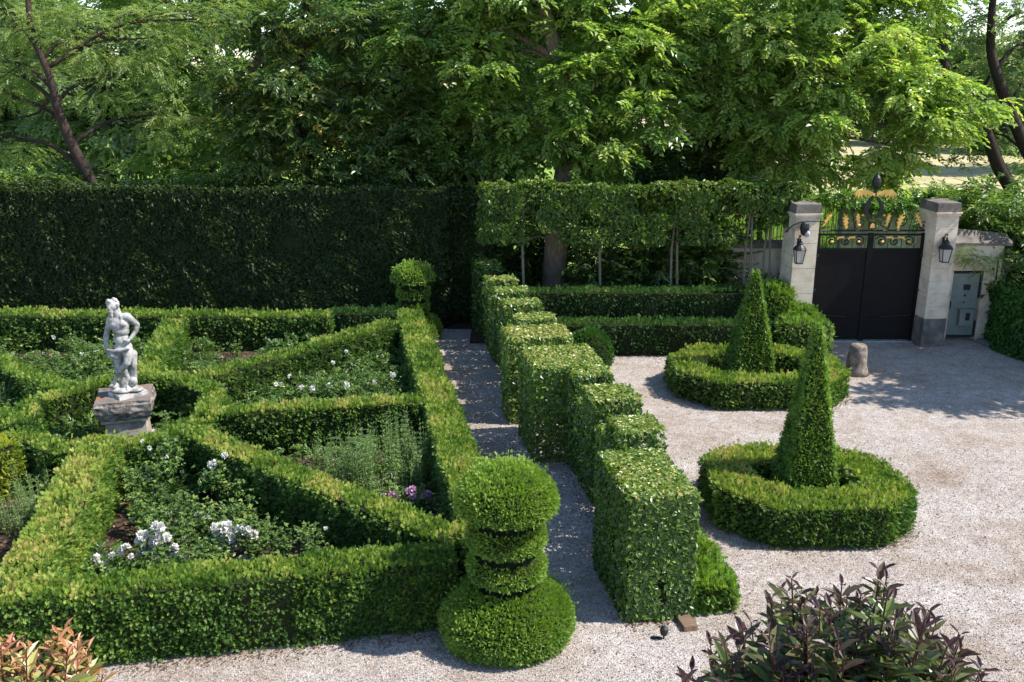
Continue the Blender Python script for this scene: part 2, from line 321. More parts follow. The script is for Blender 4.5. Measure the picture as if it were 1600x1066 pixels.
def lathe_solid(c, prof, seg=28):
    mb = MB().lathe(c, prof, seg); bm = bmesh.new()
    vs = [bm.verts.new(v) for v in mb.v[0]]
    for f, _ in mb.f: bm.faces.new([vs[i] for i in f])
    bmesh.ops.recalc_face_normals(bm, faces=bm.faces[:])
    V, T = solid_arrays(bm); bm.free(); return V, T
def sample(V, T, dens, zmin=.02, under=False):
    a, b, c = V[T[:, 0]], V[T[:, 1]], V[T[:, 2]]
    cr = np.cross(b-a, c-a); ar = np.linalg.norm(cr, axis=1)/2; nn = nrmz(cr)
    keep = (ar > 1e-9) & ((nn[:, 2] > -.6) | under)
    a, b, c, ar, nn = a[keep], b[keep], c[keep], ar[keep], nn[keep]
    n = int(ar.sum()*dens); idx = rng.choice(len(ar), n, p=ar/ar.sum())
    u, v = rng.random(n), rng.random(n); fl = u+v > 1; u[fl], v[fl] = 1-u[fl], 1-v[fl]
    p = a[idx]+(b-a)[idx]*u[:, None]+(c-a)[idx]*v[:, None]
    k = p[:, 2] > zmin; return p[k], nn[idx][k]
def dist_of(p): return math.sqrt(p[0]**2+p[1]**2)
def clip_hedge(name, solids, mat, label, cat='hedge', group=None, dens=1750, size=.062, kind='yew', amp=.035, tip=.25, base=.36, spread=.24, core=.05, lump=.04, parent=None, drop=None):
    mb = MB()
    allV = np.concatenate([s[0] for s in solids]); c = allV.mean(0); d = max(9.5, dist_of(c))
    lod = (10/d); dn = dens*lod**1.25; sz = size*(1/lod)**.42
    for V, T in solids:
        Vn = np.zeros_like(V); a, b, cc = V[T[:, 0]], V[T[:, 1]], V[T[:, 2]]; fn = np.cross(b-a, cc-a)
        for k in range(3): np.add.at(Vn, T[:, k], fn)
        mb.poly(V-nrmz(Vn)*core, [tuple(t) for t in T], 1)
        p, n = sample(V, T, dn)
        lo = vnoise(p*1.3+7)-.5; hi = vnoise(p*5.0)-.5
        p = p+n*(lo*lump*2+hi*amp*2-.02)[:, None]+n*rng.normal(0, .012, len(p))[:, None]
        stray = (rng.random(len(p)) > .965) & (n[:, 2] > .3); p = p+n*(stray*rng.uniform(.03, .11, len(p)))[:, None]
        if drop is not None:                      # thin patch of the front hedge; topiary grooves bared to paint in shade
            kk = drop(p); p, n, hi = p[kk], n[kk], hi[kk]
        rd = rng.normal(0, 1, (len(p), 3))
        top = np.clip(n[:, 2], 0, 1)
        r = base+rng.normal(0, spread*.55, len(p))+tip*top*(.55+.9*(vnoise(p*2.2+31)-.3))+hi*.22  # tip lightens upward sprays: new shoots plus painted-in light on the tops
        if kind == 'yew':
            X = n*(.55+.75*top[:, None])+rd*.5+np.array([0, 0, .18]); N = nrmz(n*.5+np.cross(X, rd)*.6+np.array([0, 0, .5]))
            s = sz*rng.uniform(.65, 1.3, len(p)); s[top > .6] *= 1.12
            mb.quads(place(YEW, p, X, N, s), rep(r, YEW))
        else:
            X = np.cross(n, rd)*.8+np.array([0, 0, -.55])+n*.25; N = n*.9+rd*.35+np.array([0, 0, .35])
            s = sz*rng.uniform(.6, 1.25, len(p))
            TT = LEAF2 if d < 14 else LEAF
            mb.quads(place(TT, p, X, N, s), rep(r, TT))
    o = mb.build(name, [mat, M['core']], parent)
    if label: tag(o, label, cat, group)
    return o

# =================================================================== SETTING
gm = MB()
gx0, gx1, gy0, gy1 = -40, 40, -6, 25.2
gm.poly([(gx0, gy0, 0), (gx1, gy0, 0), (gx1, gy1, 0), (gx0, gy1, 0)], [(0, 1, 2, 3)])
tag(gm.build('ground', M['gravel']), kind='structure')
fm = MB()      # the land beyond the boundary: one sheet to the horizon with gentle swells
xs = np.concatenate([[-2500, -900, -300, -120], np.linspace(-60, 60, 31), [120, 300, 900, 2500]]); ys = np.concatenate([[25.2], np.linspace(27, 120, 40), [160, 260, 500, 1200, 4000]])
P = [(x, y, (0 if y < 34 else .012*(y-34)*(1 if y < 160 else 160/y)+.25*math.sin(x*.11+y*.07)*min(1, (y-34)/20)) - .004) for y in ys for x in xs]
nx = len(xs); fm.poly(P, [(j*nx+i, j*nx+i+1, (j+1)*nx+i+1, (j+1)*nx+i) for j in range(len(ys)-1) for i in range(nx-1)])
# field: green grass near, straw further to the right
m, nt, out = new_mat('meadow_and_field')
geo = nt.nodes.new('ShaderNodeNewGeometry'); sp = nt.nodes.new('ShaderNodeSeparateXYZ'); nt.links.new(geo.outputs['Position'], sp.inputs[0])
nA = noise(nt, .9, 8, .7); ra = ramp(nt, [(.25, (.10, .17, .035)), (.5, (.19, .29, .06)), (.75, (.34, .37, .12))]); nt.links.new(nA.outputs['Fac'], ra.inputs[0])
nB = noise(nt, .5, 8, .7); rb = ramp(nt, [(.25, (.2, .22, .09)), (.45, (.36, .32, .17)), (.6, (.46, .38, .23)), (.8, (.54, .44, .28))]); nt.links.new(nB.outputs['Fac'], rb.inputs[0])
fa = math_node(nt, 'ADD', math_node(nt, 'MULTIPLY', sp.outputs['X'], .08), math_node(nt, 'MULTIPLY', sp.outputs['Y'], .03))
fb = math_node(nt, 'ADD', fa, math_node(nt, 'MULTIPLY', nB.outputs['Fac'], .5)); rr = ramp(nt, [(.0, (0, 0, 0)), (1, (1, 1, 1))]); 
fc = math_node(nt, 'SUBTRACT', fb, 3.05); fd = math_node(nt, 'MULTIPLY', fc, 3.0); nt.links.new(fd, rr.inputs[0])
mxc = nt.nodes.new('ShaderNodeMix'); mxc.data_type = 'RGBA'; nt.links.new(rr.outputs[0], mxc.inputs['Factor']); nt.links.new(ra.outputs[0], mxc.inputs['A']); nt.links.new(rb.outputs[0], mxc.inputs['B'])
bb = nt.nodes.new('ShaderNodeBsdfPrincipled'); bb.inputs['Roughness'].default_value = 1; bb.inputs['Specular IOR Level'].default_value = .05
nt.links.new(mxc.outputs['Result'], bb.inputs['Base Color']); nt.links.new(bb.outputs[0], out.inputs[0])
tag(fm.build('field', m, smooth=True), kind='structure')
# planted beds of the parterre
bed = MB(); cs = [L(-9.9, 10.7), L(1.9, 10.7), L(1.9, 23.3), L(-9.9, 25.6)]
bn = 60; BV = []; BF = []
for j in range(bn+1):
    for i in range(bn+1):
        u, v = i/bn, j/bn
        x = (cs[0][0]*(1-u)+cs[1][0]*u)*(1-v)+(cs[3][0]*(1-u)+cs[2][0]*u)*v; y = (cs[0][1]*(1-u)+cs[1][1]*u)*(1-v)+(cs[3][1]*(1-u)+cs[2][1]*u)*v
        BV.append((x, y, .02+.045*_H[i % 64, j % 64, 5]))
for j in range(bn):
    for i in range(bn): a = j*(bn+1)+i; BF.append((a, a+1, a+bn+2, a+bn+1))
bed.poly(BV, BF); tag(bed.build('garden_bed_soil', M['soil'], smooth=True), kind='structure')
bd = MB().box((3.2, 24.35, .03), (8.6, 1.9, .06)); tag(bd.build('border_soil', M['soil']), kind='structure')
bd = MB().poly([(-19, 24.75, .012), (8, 24.75, .012), (8, 29, .012), (-19, 29, .012)], [(0, 1, 2, 3)]); tag(bd.build('woodland_soil', M['soil']), kind='structure')

# =================================================================== PARTERRE HEDGES (yew)
W = .30    # half width
def strip(a, b, hw=W, z=.92, bev=.06):
    a = Vector(L(*a)); b = Vector(L(*b)); d = (b-a).normalized(); n = Vector((-d.y, d.x))*hw
    # several short lengths so that the top is not ruler-straight
    k = max(2, int((b-a).length/1.2)); bm = bmesh.new(); rings = []
    for i in range(k+1):
        p = a.lerp(b, i/k); j = (_H[int(abs(p.x*7)) % 64, int(abs(p.y*5)) % 64, i % 64]-.5)
        w = n*(1+.12*j); zz = z+.05*j
        rings.append([bm.verts.new((p.x+w.x, p.y+w.y, 0)), bm.verts.new((p.x+w.x*.93, p.y+w.y*.93, zz)), bm.verts.new((p.x-w.x*.93, p.y-w.y*.93, zz)), bm.verts.new((p.x-w.x, p.y-w.y, 0))])
    for i in range(k):
        for q in range(4): bm.faces.new((rings[i][q], rings[i][(q+1) % 4], rings[i+1][(q+1) % 4], rings[i+1][q]))
    bm.faces.new(rings[0]); bm.faces.new(rings[-1])
    bmesh.ops.recalc_face_normals(bm, faces=bm.faces[:])
    top = [e for e in bm.edges if all(v.co.z > .3 for v in e.verts) and abs((e.verts[0].co-e.verts[1].co).normalized().to_2d().dot(d)) > .7]
    bmesh.ops.bevel(bm, geom=top, offset=bev, segments=2, affect='EDGES', profile=.6)
    V, T = solid_arrays(bm); bm.free(); return V, T
CX, CY = -4.05, 17.35
GP = 'low yew hedges of the knot garden'
RG = 1.75
ringp = [(CX+RG*math.cos(R(22.5+45*k)), CY+RG*math.sin(R(22.5+45*k))) for k in range(8)]
def thin_front(p):      # the sparse brown spot low in the front hedge
    c = np.array(G(415, 985, .35)); d = np.hypot(p[:, 0]-c[0], p[:, 1]-c[1]); return (d > .38) | (rng.random(len(p)) > .5)
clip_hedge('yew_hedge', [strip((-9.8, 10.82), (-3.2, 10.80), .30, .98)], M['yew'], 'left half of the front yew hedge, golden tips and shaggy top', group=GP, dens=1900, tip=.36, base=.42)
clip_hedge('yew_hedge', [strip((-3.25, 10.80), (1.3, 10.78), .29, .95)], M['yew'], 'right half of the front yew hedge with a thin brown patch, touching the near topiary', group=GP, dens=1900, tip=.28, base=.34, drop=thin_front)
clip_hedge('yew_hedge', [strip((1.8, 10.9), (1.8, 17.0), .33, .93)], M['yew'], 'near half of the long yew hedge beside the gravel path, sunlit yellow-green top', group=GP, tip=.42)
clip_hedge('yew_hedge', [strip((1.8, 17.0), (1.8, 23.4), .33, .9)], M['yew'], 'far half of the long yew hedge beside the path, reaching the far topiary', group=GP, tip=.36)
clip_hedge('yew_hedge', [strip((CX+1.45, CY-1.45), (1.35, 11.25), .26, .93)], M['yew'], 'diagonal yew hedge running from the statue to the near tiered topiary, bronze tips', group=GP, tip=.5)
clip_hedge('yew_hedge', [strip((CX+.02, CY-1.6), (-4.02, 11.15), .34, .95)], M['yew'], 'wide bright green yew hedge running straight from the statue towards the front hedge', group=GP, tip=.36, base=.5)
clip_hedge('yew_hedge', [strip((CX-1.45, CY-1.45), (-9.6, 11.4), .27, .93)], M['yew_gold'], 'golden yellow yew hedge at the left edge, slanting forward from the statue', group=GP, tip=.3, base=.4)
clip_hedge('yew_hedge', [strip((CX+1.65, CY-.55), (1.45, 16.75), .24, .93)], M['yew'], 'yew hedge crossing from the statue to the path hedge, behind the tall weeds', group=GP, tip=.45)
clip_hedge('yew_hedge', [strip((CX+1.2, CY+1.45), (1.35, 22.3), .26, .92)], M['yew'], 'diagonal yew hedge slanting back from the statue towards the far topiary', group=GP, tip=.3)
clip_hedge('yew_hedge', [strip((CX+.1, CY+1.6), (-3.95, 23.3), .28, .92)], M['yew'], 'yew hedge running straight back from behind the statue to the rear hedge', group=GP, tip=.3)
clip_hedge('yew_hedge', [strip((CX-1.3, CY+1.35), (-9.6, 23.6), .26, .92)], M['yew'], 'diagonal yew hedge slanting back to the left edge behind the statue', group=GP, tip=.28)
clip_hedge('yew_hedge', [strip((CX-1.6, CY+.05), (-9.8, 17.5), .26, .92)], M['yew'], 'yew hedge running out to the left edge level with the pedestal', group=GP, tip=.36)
RS = []
for k in range(8):
    RS.append(strip(ringp[k], ringp[(k+1) % 8], .24, .82 if k in (4, 5, 6) else .93, .05))
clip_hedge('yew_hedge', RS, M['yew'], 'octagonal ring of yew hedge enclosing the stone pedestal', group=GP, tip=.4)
def wstrip(a, b, hw, z, bev=.06):
    ia = lambda p: (p[0]*math.cos(A0)+p[1]*math.sin(A0), -p[0]*math.sin(A0)+p[1]*math.cos(A0))
    return strip(ia(a), ia(b), hw, z, bev)
clip_hedge('yew_hedge', [wstrip((-14.5, 22.95), (-4.55, 22.9), .33, .93)], M['yew'], 'low yew hedge along the foot of the tall dark hedge, sunlit top', group=GP, tip=.3)
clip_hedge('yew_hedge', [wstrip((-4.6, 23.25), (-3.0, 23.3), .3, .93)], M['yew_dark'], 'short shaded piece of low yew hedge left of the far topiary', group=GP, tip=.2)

# =================================================================== TOPIARY
def topiary(c, k, label, dens):
    prof = [(.0, 0), (.78, 0), (.84, .12), (.85, .28), (.79, .44), (.64, .58), (.48, .70), (.33, .76), (.33, .84), (.46, .845), (.50, .91), (.495, 1.02), (.43, 1.11), (.33, 1.16),
            (.33, 1.245), (.46, 1.25), (.505, 1.32), (.495, 1.44), (.43, 1.54), (.33, 1.59), (.33, 1.69), (.56, 1.70), (.63, 1.77), (.64, 1.87), (.60, 2.0), (.51, 2.12), (.35, 2.23), (.15, 2.30), (0.01, 2.31)]
    V, T = lathe_solid((c[0], c[1], 0), [(r*k, z*k) for r, z in prof], 32)
    return clip_hedge('tiered_topiary', [(V, T)], M['yew_fine'], label, 'topiary', 'tiered yew topiaries', dens=dens, size=.044, amp=.012, lump=.025, tip=.22, base=.5, core=.03, drop=lambda p: (np.hypot(p[:, 0]-c[0], p[:, 1]-c[1]) > .40*k) | (p[:, 2] > 1.95*k))  # grooves left leafless so the dark core paints the shadow between tiers
topiary((-.07, 10.5), 1.0, 'large tiered yew topiary at the near corner, mushroom cap over two discs', 4200)
topiary((-2.6, 24.0), .87, 'smaller tiered yew topiary at the far end of the path hedge', 4200)
V, T = lathe_solid((1.85, 21.45, 0), [(0, 0), (.46, 0), (.55, .2), (.56, .42), (.48, .66), (.32, .84), (.14, .92), (0.01, .94)], 24)
clip_hedge('box_ball', [(V, T)], M['box'], 'round clipped box ball tucked behind the hornbeam blocks', 'topiary', dens=2600, size=.05, amp=.012, lump=.02, tip=.1, core=.03)
def obelisk(c, h, hb, ang, label):
    bm = bmesh.new(); rings = []
    for i in range(9):
        t = i/8; w = hb*(1-t)+.06*t; w *= 1+.04*math.sin(t*math.pi)
        rings.append([bm.verts.new((c[0]+w*math.cos(ang+R(45+90*k))*1.4142, c[1]+w*math.sin(ang+R(45+90*k))*1.4142, h*t)) for k in range(4)])
    for i in range(8):
        for k in range(4): bm.faces.new((rings[i][k], rings[i][(k+1) % 4], rings[i+1][(k+1) % 4], rings[i+1][k]))
    bm.faces.new(rings[0][::-1]); bm.faces.new(rings[-1]); bmesh.ops.recalc_face_normals(bm, faces=bm.faces[:])
    vert = [e for e in bm.edges if abs((e.verts[0].co-e.verts[1].co).normalized().z) > .8]
    bmesh.ops.bevel(bm, geom=vert, offset=.025, segments=2, affect='EDGES')
    V, T = solid_arrays(bm); bm.free()
    return clip_hedge('yew_obelisk', [(V, T)], M['yew_fine'], label, 'topiary', 'clipped yew obelisks', dens=3400, size=.05, amp=.014, lump=.035, tip=.1, base=.45, core=.03)
obelisk((4.75, 14.0), 3.08, .46, R(4), 'taller clipped yew obelisk in the nearer hedge ring, leaning slightly at its tip')
obelisk((5.3, 19.95), 2.66, .53, R(3), 'smaller clipped yew obelisk in the farther hedge ring near the gate')
def inner(pts, k):
    cx = sum(p[0] for p in pts)/len(pts); cy = sum(p[1] for p in pts)/len(pts); out_ = []
    for p in pts:
        d = math.hypot(p[0]-cx, p[1]-cy); s = (d-k)/d; out_.append((cx+(p[0]-cx)*s, cy+(p[1]-cy)*s))
    return out_
def ringhedge(pts, z, label, mat):
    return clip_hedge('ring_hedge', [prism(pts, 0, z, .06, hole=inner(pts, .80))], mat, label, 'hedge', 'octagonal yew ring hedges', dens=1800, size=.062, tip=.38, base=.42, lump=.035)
ring1 = [(3.95, 12.6), (5.6, 12.62), (6.28, 13.2), (6.2, 14.3), (5.6, 15.0), (3.85, 15.05), (3.15, 14.5), (3.2, 13.35)]
ring2 = [(4.35, 18.5), (6.6, 18.5), (7.3, 19.2), (7.3, 20.5), (6.6, 21.2), (4.3, 21.2), (3.55, 20.5), (3.6, 19.3)]
ringhedge(ring1, .67, 'nearer low octagonal yew ring around the taller obelisk', M['yew'])
ringhedge(ring2, .6, 'farther low octagonal yew ring around the smaller obelisk', M['yew'])
for nm, pr in (('ring_bed_soil', ring1), ('ring_bed_soil', ring2)):
    q = inner(pr, .3); mb = MB().poly([(p[0], p[1], .03) for p in q], [tuple(range(8))]); tag(mb.build(nm, M['soil']), kind='structure')

# =================================================================== HORNBEAM BLOCKS
GH = 'clipped hornbeam blocks beside the path'
def hornbeam(x0, x1, y0, y1, z, label, dens=1100, mat='hornbeam', gold=0, tilt=0, link=None):
    pts = [L(x0, y0), L(x1, y0+tilt), L(x1, y1+tilt), L(x0, y1)]
    V, T = prism(pts, .03, z, .03, .015)
    if link:
        V2, T2 = prism([L(x0+.03, link), L(x0+.34, link), L(x0+.34, y0+.02), L(x0+.03, y0+.02)], .03, 1.42, .05, .01)
        T = np.concatenate([T, T2+len(V)]); V = np.concatenate([V, V2])
    mb = MB(); c = V.mean(0); d = max(10, dist_of(c)); lod = 10/d
    dn = dens*1.45*lod**1.1; sz = .076*(1/lod)**.3
    p, n = sample(V, T, dn)
    lo = vnoise(p*1.6+3)-.5; hi = vnoise(p*6.0)-.5
    holes = (vnoise(p*3.1+50) > .72) & (n[:, 2] < .5)             # small windows in the sides
    k = ~holes | (rng.random(len(p)) > .75); p, n, lo, hi = p[k], n[k], lo[k], hi[k]
    p = p+n*(lo*.03+hi*.025)[:, None]
    vol = (x1-x0)*(y1-y0)*z; m_ = int(vol*dn*1.1)
    ip = np.stack([rng.uniform(x0+.05, x1-.05, m_), rng.uniform(y0+.05, y1-.05, m_), rng.uniform(.1, z-.06, m_)], 1)
    ip = np.stack([ip[:, 0]*math.cos(A0)-ip[:, 1]*math.sin(A0), ip[:, 0]*math.sin(A0)+ip[:, 1]*math.cos(A0), ip[:, 2]], 1)
    kk = vnoise(ip*2.4+9) < .62; ip = ip[kk]
    inn = nrmz(rng.normal(0, 1, (len(ip), 3))+np.array([0, 0, .5]))
    TT = LEAF2 if d < 16 else LEAF
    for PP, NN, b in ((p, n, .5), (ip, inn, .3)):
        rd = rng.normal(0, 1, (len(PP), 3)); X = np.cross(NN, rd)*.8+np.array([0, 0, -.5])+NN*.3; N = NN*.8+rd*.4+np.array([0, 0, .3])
        r = b-.08+gold+rng.normal(0, .17, len(PP))+.34*np.clip(NN[:, 2], 0, 1)+(rng.random(len(PP)) > .97)*.2  # upward leaves toned lighter: bright lit tops painted into the leaf colour
        mb.quads(place(TT, PP, X, N, sz*rng.uniform(.55, 1.25, len(PP))), rep(r, TT))
    nst = max(2, int((y1-y0)*2.2))
    for i in range(nst):                                               # stems inside
        x, y = L((x0+x1)/2+random.uniform(-.08, .08), y0+(i+.5)*(y1-y0)/nst)
        mb.tube([(x, y, 0), (x+random.uniform(-.04, .04), y+random.uniform(-.04, .04), .6), (x+random.uniform(-.1, .1), y, z*.85)], [.03, .022, .01], 6, 1)
        for q in range(7):
            a = random.uniform(0, 6.28); zz = random.uniform(.3, z*.8); mb.tube([(x, y, zz), (x+.3*math.cos(a), y+.3*math.sin(a), zz+.25)], [.01, .004], 4, 1)
    o = mb.build('hornbeam_block', [M[mat], M['bark_dark']]); return tag(o, label, 'hedge', GH)
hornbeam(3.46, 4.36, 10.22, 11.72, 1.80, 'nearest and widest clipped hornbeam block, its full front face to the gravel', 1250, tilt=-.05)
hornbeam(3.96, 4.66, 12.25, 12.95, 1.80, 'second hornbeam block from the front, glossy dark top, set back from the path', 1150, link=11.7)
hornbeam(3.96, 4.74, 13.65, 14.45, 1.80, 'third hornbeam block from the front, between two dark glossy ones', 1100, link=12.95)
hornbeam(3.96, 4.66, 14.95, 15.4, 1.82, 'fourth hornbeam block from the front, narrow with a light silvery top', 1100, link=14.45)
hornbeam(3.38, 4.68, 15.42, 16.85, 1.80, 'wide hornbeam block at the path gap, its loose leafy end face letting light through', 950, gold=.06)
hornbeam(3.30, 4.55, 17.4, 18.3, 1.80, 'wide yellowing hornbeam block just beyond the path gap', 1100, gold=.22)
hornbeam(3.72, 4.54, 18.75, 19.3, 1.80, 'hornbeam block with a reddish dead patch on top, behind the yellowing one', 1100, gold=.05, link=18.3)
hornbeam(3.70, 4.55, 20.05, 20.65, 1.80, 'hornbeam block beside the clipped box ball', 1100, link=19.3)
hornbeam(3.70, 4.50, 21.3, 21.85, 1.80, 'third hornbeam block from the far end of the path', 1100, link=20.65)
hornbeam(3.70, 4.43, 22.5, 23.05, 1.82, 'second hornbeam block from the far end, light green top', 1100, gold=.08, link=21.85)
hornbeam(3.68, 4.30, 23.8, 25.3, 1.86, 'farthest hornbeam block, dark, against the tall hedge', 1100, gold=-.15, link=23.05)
clip_hedge('yew_edging', [prism([L(4.42, 10.2), L(5.0, 10.15), L(5.05, 12.6), L(4.75, 12.8)], 0, .42, .12)], M['yew_fine'], 'low soft yew edging at the right foot of the nearest hornbeam block', 'hedge', dens=1700, size=.085, tip=.3, amp=.06, lump=.08)

# =================================================================== BACK HEDGES
def leafhedge(name, solids, mat, label, **k):
    return clip_hedge(name, solids, mat, label, kind='leaf', **k)
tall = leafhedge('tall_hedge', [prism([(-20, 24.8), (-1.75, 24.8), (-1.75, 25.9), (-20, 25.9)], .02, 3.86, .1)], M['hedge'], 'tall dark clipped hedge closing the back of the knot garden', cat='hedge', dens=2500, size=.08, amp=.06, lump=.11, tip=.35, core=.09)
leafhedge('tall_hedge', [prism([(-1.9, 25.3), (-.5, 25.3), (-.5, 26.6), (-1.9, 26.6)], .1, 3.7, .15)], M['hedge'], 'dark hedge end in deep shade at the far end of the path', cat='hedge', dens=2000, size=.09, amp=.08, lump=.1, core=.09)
BG = 'stepped yew hedges in front of the pleached trees'
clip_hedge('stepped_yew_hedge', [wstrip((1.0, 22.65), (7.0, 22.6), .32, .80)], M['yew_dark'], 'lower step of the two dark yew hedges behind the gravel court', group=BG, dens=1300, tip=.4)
clip_hedge('stepped_yew_hedge', [prism([(6.6, 21.7), (7.75, 21.75), (7.8, 22.9), (6.6, 22.95)], 0, .95, .14)], M['yew_fine'], 'thick bright end of the lower yew hedge nearest the gate', group=BG, dens=1500, tip=.2, lump=.07)
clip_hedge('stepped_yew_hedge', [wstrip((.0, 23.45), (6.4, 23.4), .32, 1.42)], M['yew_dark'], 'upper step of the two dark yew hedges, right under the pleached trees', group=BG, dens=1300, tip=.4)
V, T = lathe_solid((6.65, 23.3, 0), [(0, .1), (.5, .1), (.62, .6), (.62, 1.1), (.5, 1.45), (.25, 1.6), (.01, 1.64)], 20)
clip_hedge('rounded_yew', [(V, T)], M['yew_fine'], 'rounded yew bush at the end of the upper hedge, beside the left gate pillar', 'shrub', dens=1900, size=.07, tip=.2, lump=.07)
V, T = lathe_solid((7.25, 22.85, 0), [(0, .1), (.36, .1), (.45, .6), (.42, .95), (.28, 1.12), (.01, 1.18)], 18)
clip_hedge('rounded_yew', [(V, T)], M['yew_fine'], 'small low yew mound in front of the left gate pillar', 'shrub', dens=1900, size=.07, tip=.2, lump=.07)

# pleached trees: clear trunk, clipped box head
GPL = 'pleached trees in a row'
def pleached(xt, x0, x1, label, sparse=0, stems=1):
    t = empty('pleached_tree', (xt, 23.95, 0)); tag(t, label, 'tree', GPL)
    tr = MB()
    for s in range(stems):
        o = (s-(stems-1)/2)*.16
        tr.tube([(o, 0, 0), (o*1.1+.02, 0, 1.2), (o*.9-.02, 0, 2.4), (o*.4, 0, 3.2), (0, 0, 3.8)], [.045, .036, .032, .026, .015], 8)
    for z in (2.70, 3.3):
        for sg in (-1, 1):
            e = (x1-xt) if sg > 0 else (x0-xt)
            tr.tube([(0, 0, z-.12), (e*.3, .02, z), (e*.95, -.02, z+.02)], [.016, .011, .005], 5)
    tr.build('trunk', M['bark_pale'], t)
    V, T = prism([(x0, 23.62), (x1, 23.62), (x1, 24.25), (x0, 24.25)], 2.66, 4.02, .08)
    mb = MB(); p, n = sample(V, T, 520, 0, True); 
    m_ = int((x1-x0)*.55*1.3*900); ip = np.stack([rng.uniform(x0, x1, m_), rng.uniform(23.68, 24.2, m_), rng.uniform(2.7, 3.98, m_)], 1)
    inn = nrmz(rng.normal(0, 1, (m_, 3))); p = np.concatenate([p, ip]); n = np.concatenate([n, inn])
    nn_ = vnoise(p*2.2+20)
    k = nn_ < (.74-sparse*.30*(p[:, 2] < 3.3)); p, n = p[k], n[k]
    p = p+n*((vnoise(p*4)-.5)*.24+(vnoise(p*1.5)-.5)*.16)[:, None]
    p[:, 2] -= .08*(p[:, 2] < 2.85)*rng.random(len(p))
    rd = rng.normal(0, 1, (len(p), 3)); r = .45+rng.normal(0, .2, len(p))+.2*(n[:, 2] > .5)
    mb.quads(place(LEAF, p, np.cross(n, rd)+n*.4+np.array([0, 0, -.2]), n+rd*.5+np.array([0, 0, .4]), .125*rng.uniform(.6, 1.25, len(p))), r)
    mb.build('crown', M['pleach'], t, loc=(0, 0, 0)).location = (-xt, -23.95, 0)
pleached(.29, -.8, 1.3, 'leftmost pleached tree, single thin pale trunk under a boxed crown')
pleached(2.29, 1.3, 3.25, 'second pleached tree from the left, trunk just right of the big tree trunk')
pleached(4.22, 3.25, 5.2, 'middle pleached tree with a doubled pale trunk', 0, 2)
pleached(6.13, 5.2, 6.4, 'pleached tree with a thin see-through crown, trunk behind the far obelisk', 1, 2)
pleached(6.62, 6.4, 7.3, 'rightmost pleached tree, beside the left gate pillar', .5, 2)

# =================================================================== GATE
GY = 23.6
def pillar(pxl, pxr, yt, Yf, depth, label, w0):
    x0, _ = Q(pxl, 500, Yf); zt = yt
    t = empty('gate_pillar', (x0+w0/2, Yf+depth/2, 0), R(5)); tag(t, label, 'pillar', 'stone gate pillars')
    sh = MB()
    nb = 8; bh = (zt-.35-.75)/nb
    for i in range(nb):       # ashlar courses with fine joints
        sh.box((0, 0, .75+bh*(i+.5)), (w0-.004*(i % 2), depth-.004*(i % 2), bh-.012))
    sh.box((0, 0, .75+bh*nb/2), (w0-.03, depth-.03, bh*nb+.05))
    sh.build('shaft', M['limestone'], t)
    b = MB().box((0, 0, .37), (w0+.03, depth+.03, .74)); b.build('plinth', M['limestone_dark'], t)
    cp = MB().box((0, 0, zt-.32), (w0+.05, depth+.05, .06)).box((0, 0, zt-.27), (w0+.10, depth+.10, .04))
    cp.build('moulding', M['limestone'], t)
    cp = MB().box((0, 0, zt-.135), (w0+.04, depth+.04, .225), top=.97); cp.build('cap', M['limestone_dark'], t)
    return t
pillar(1228, 1262, 3.68, 23.15, .8, 'left stone gate pillar with lantern, partly behind the clipped greenery', .6)
pillar(1441, 1480, 3.72, 23.1, .85, 'right stone gate pillar with dark base and lantern, beside the grey-green door', .57)
GL, GR = Q(1262, 530, GY)[0], Q(1424, 530, GY)[0]
GC = (GL+GR)/2; zP = 2.48; zB = 2.86
gt = empty('entrance_gate', (GC, GY, 0)); tag(gt, 'tall black double gate with solid panels and gilded openwork crest', 'gate')
hw = (GR-GL)/2
def scroll(cx, cz, r, turns=1.6, d=1, ph=0, n=26):
    return [(cx+d*r*(1-.85*i/n)*math.cos(ph+2*math.pi*turns*i/n), 0, cz+r*(1-.85*i/n)*math.sin(ph+2*math.pi*turns*i/n)) for i in range(n+1)]
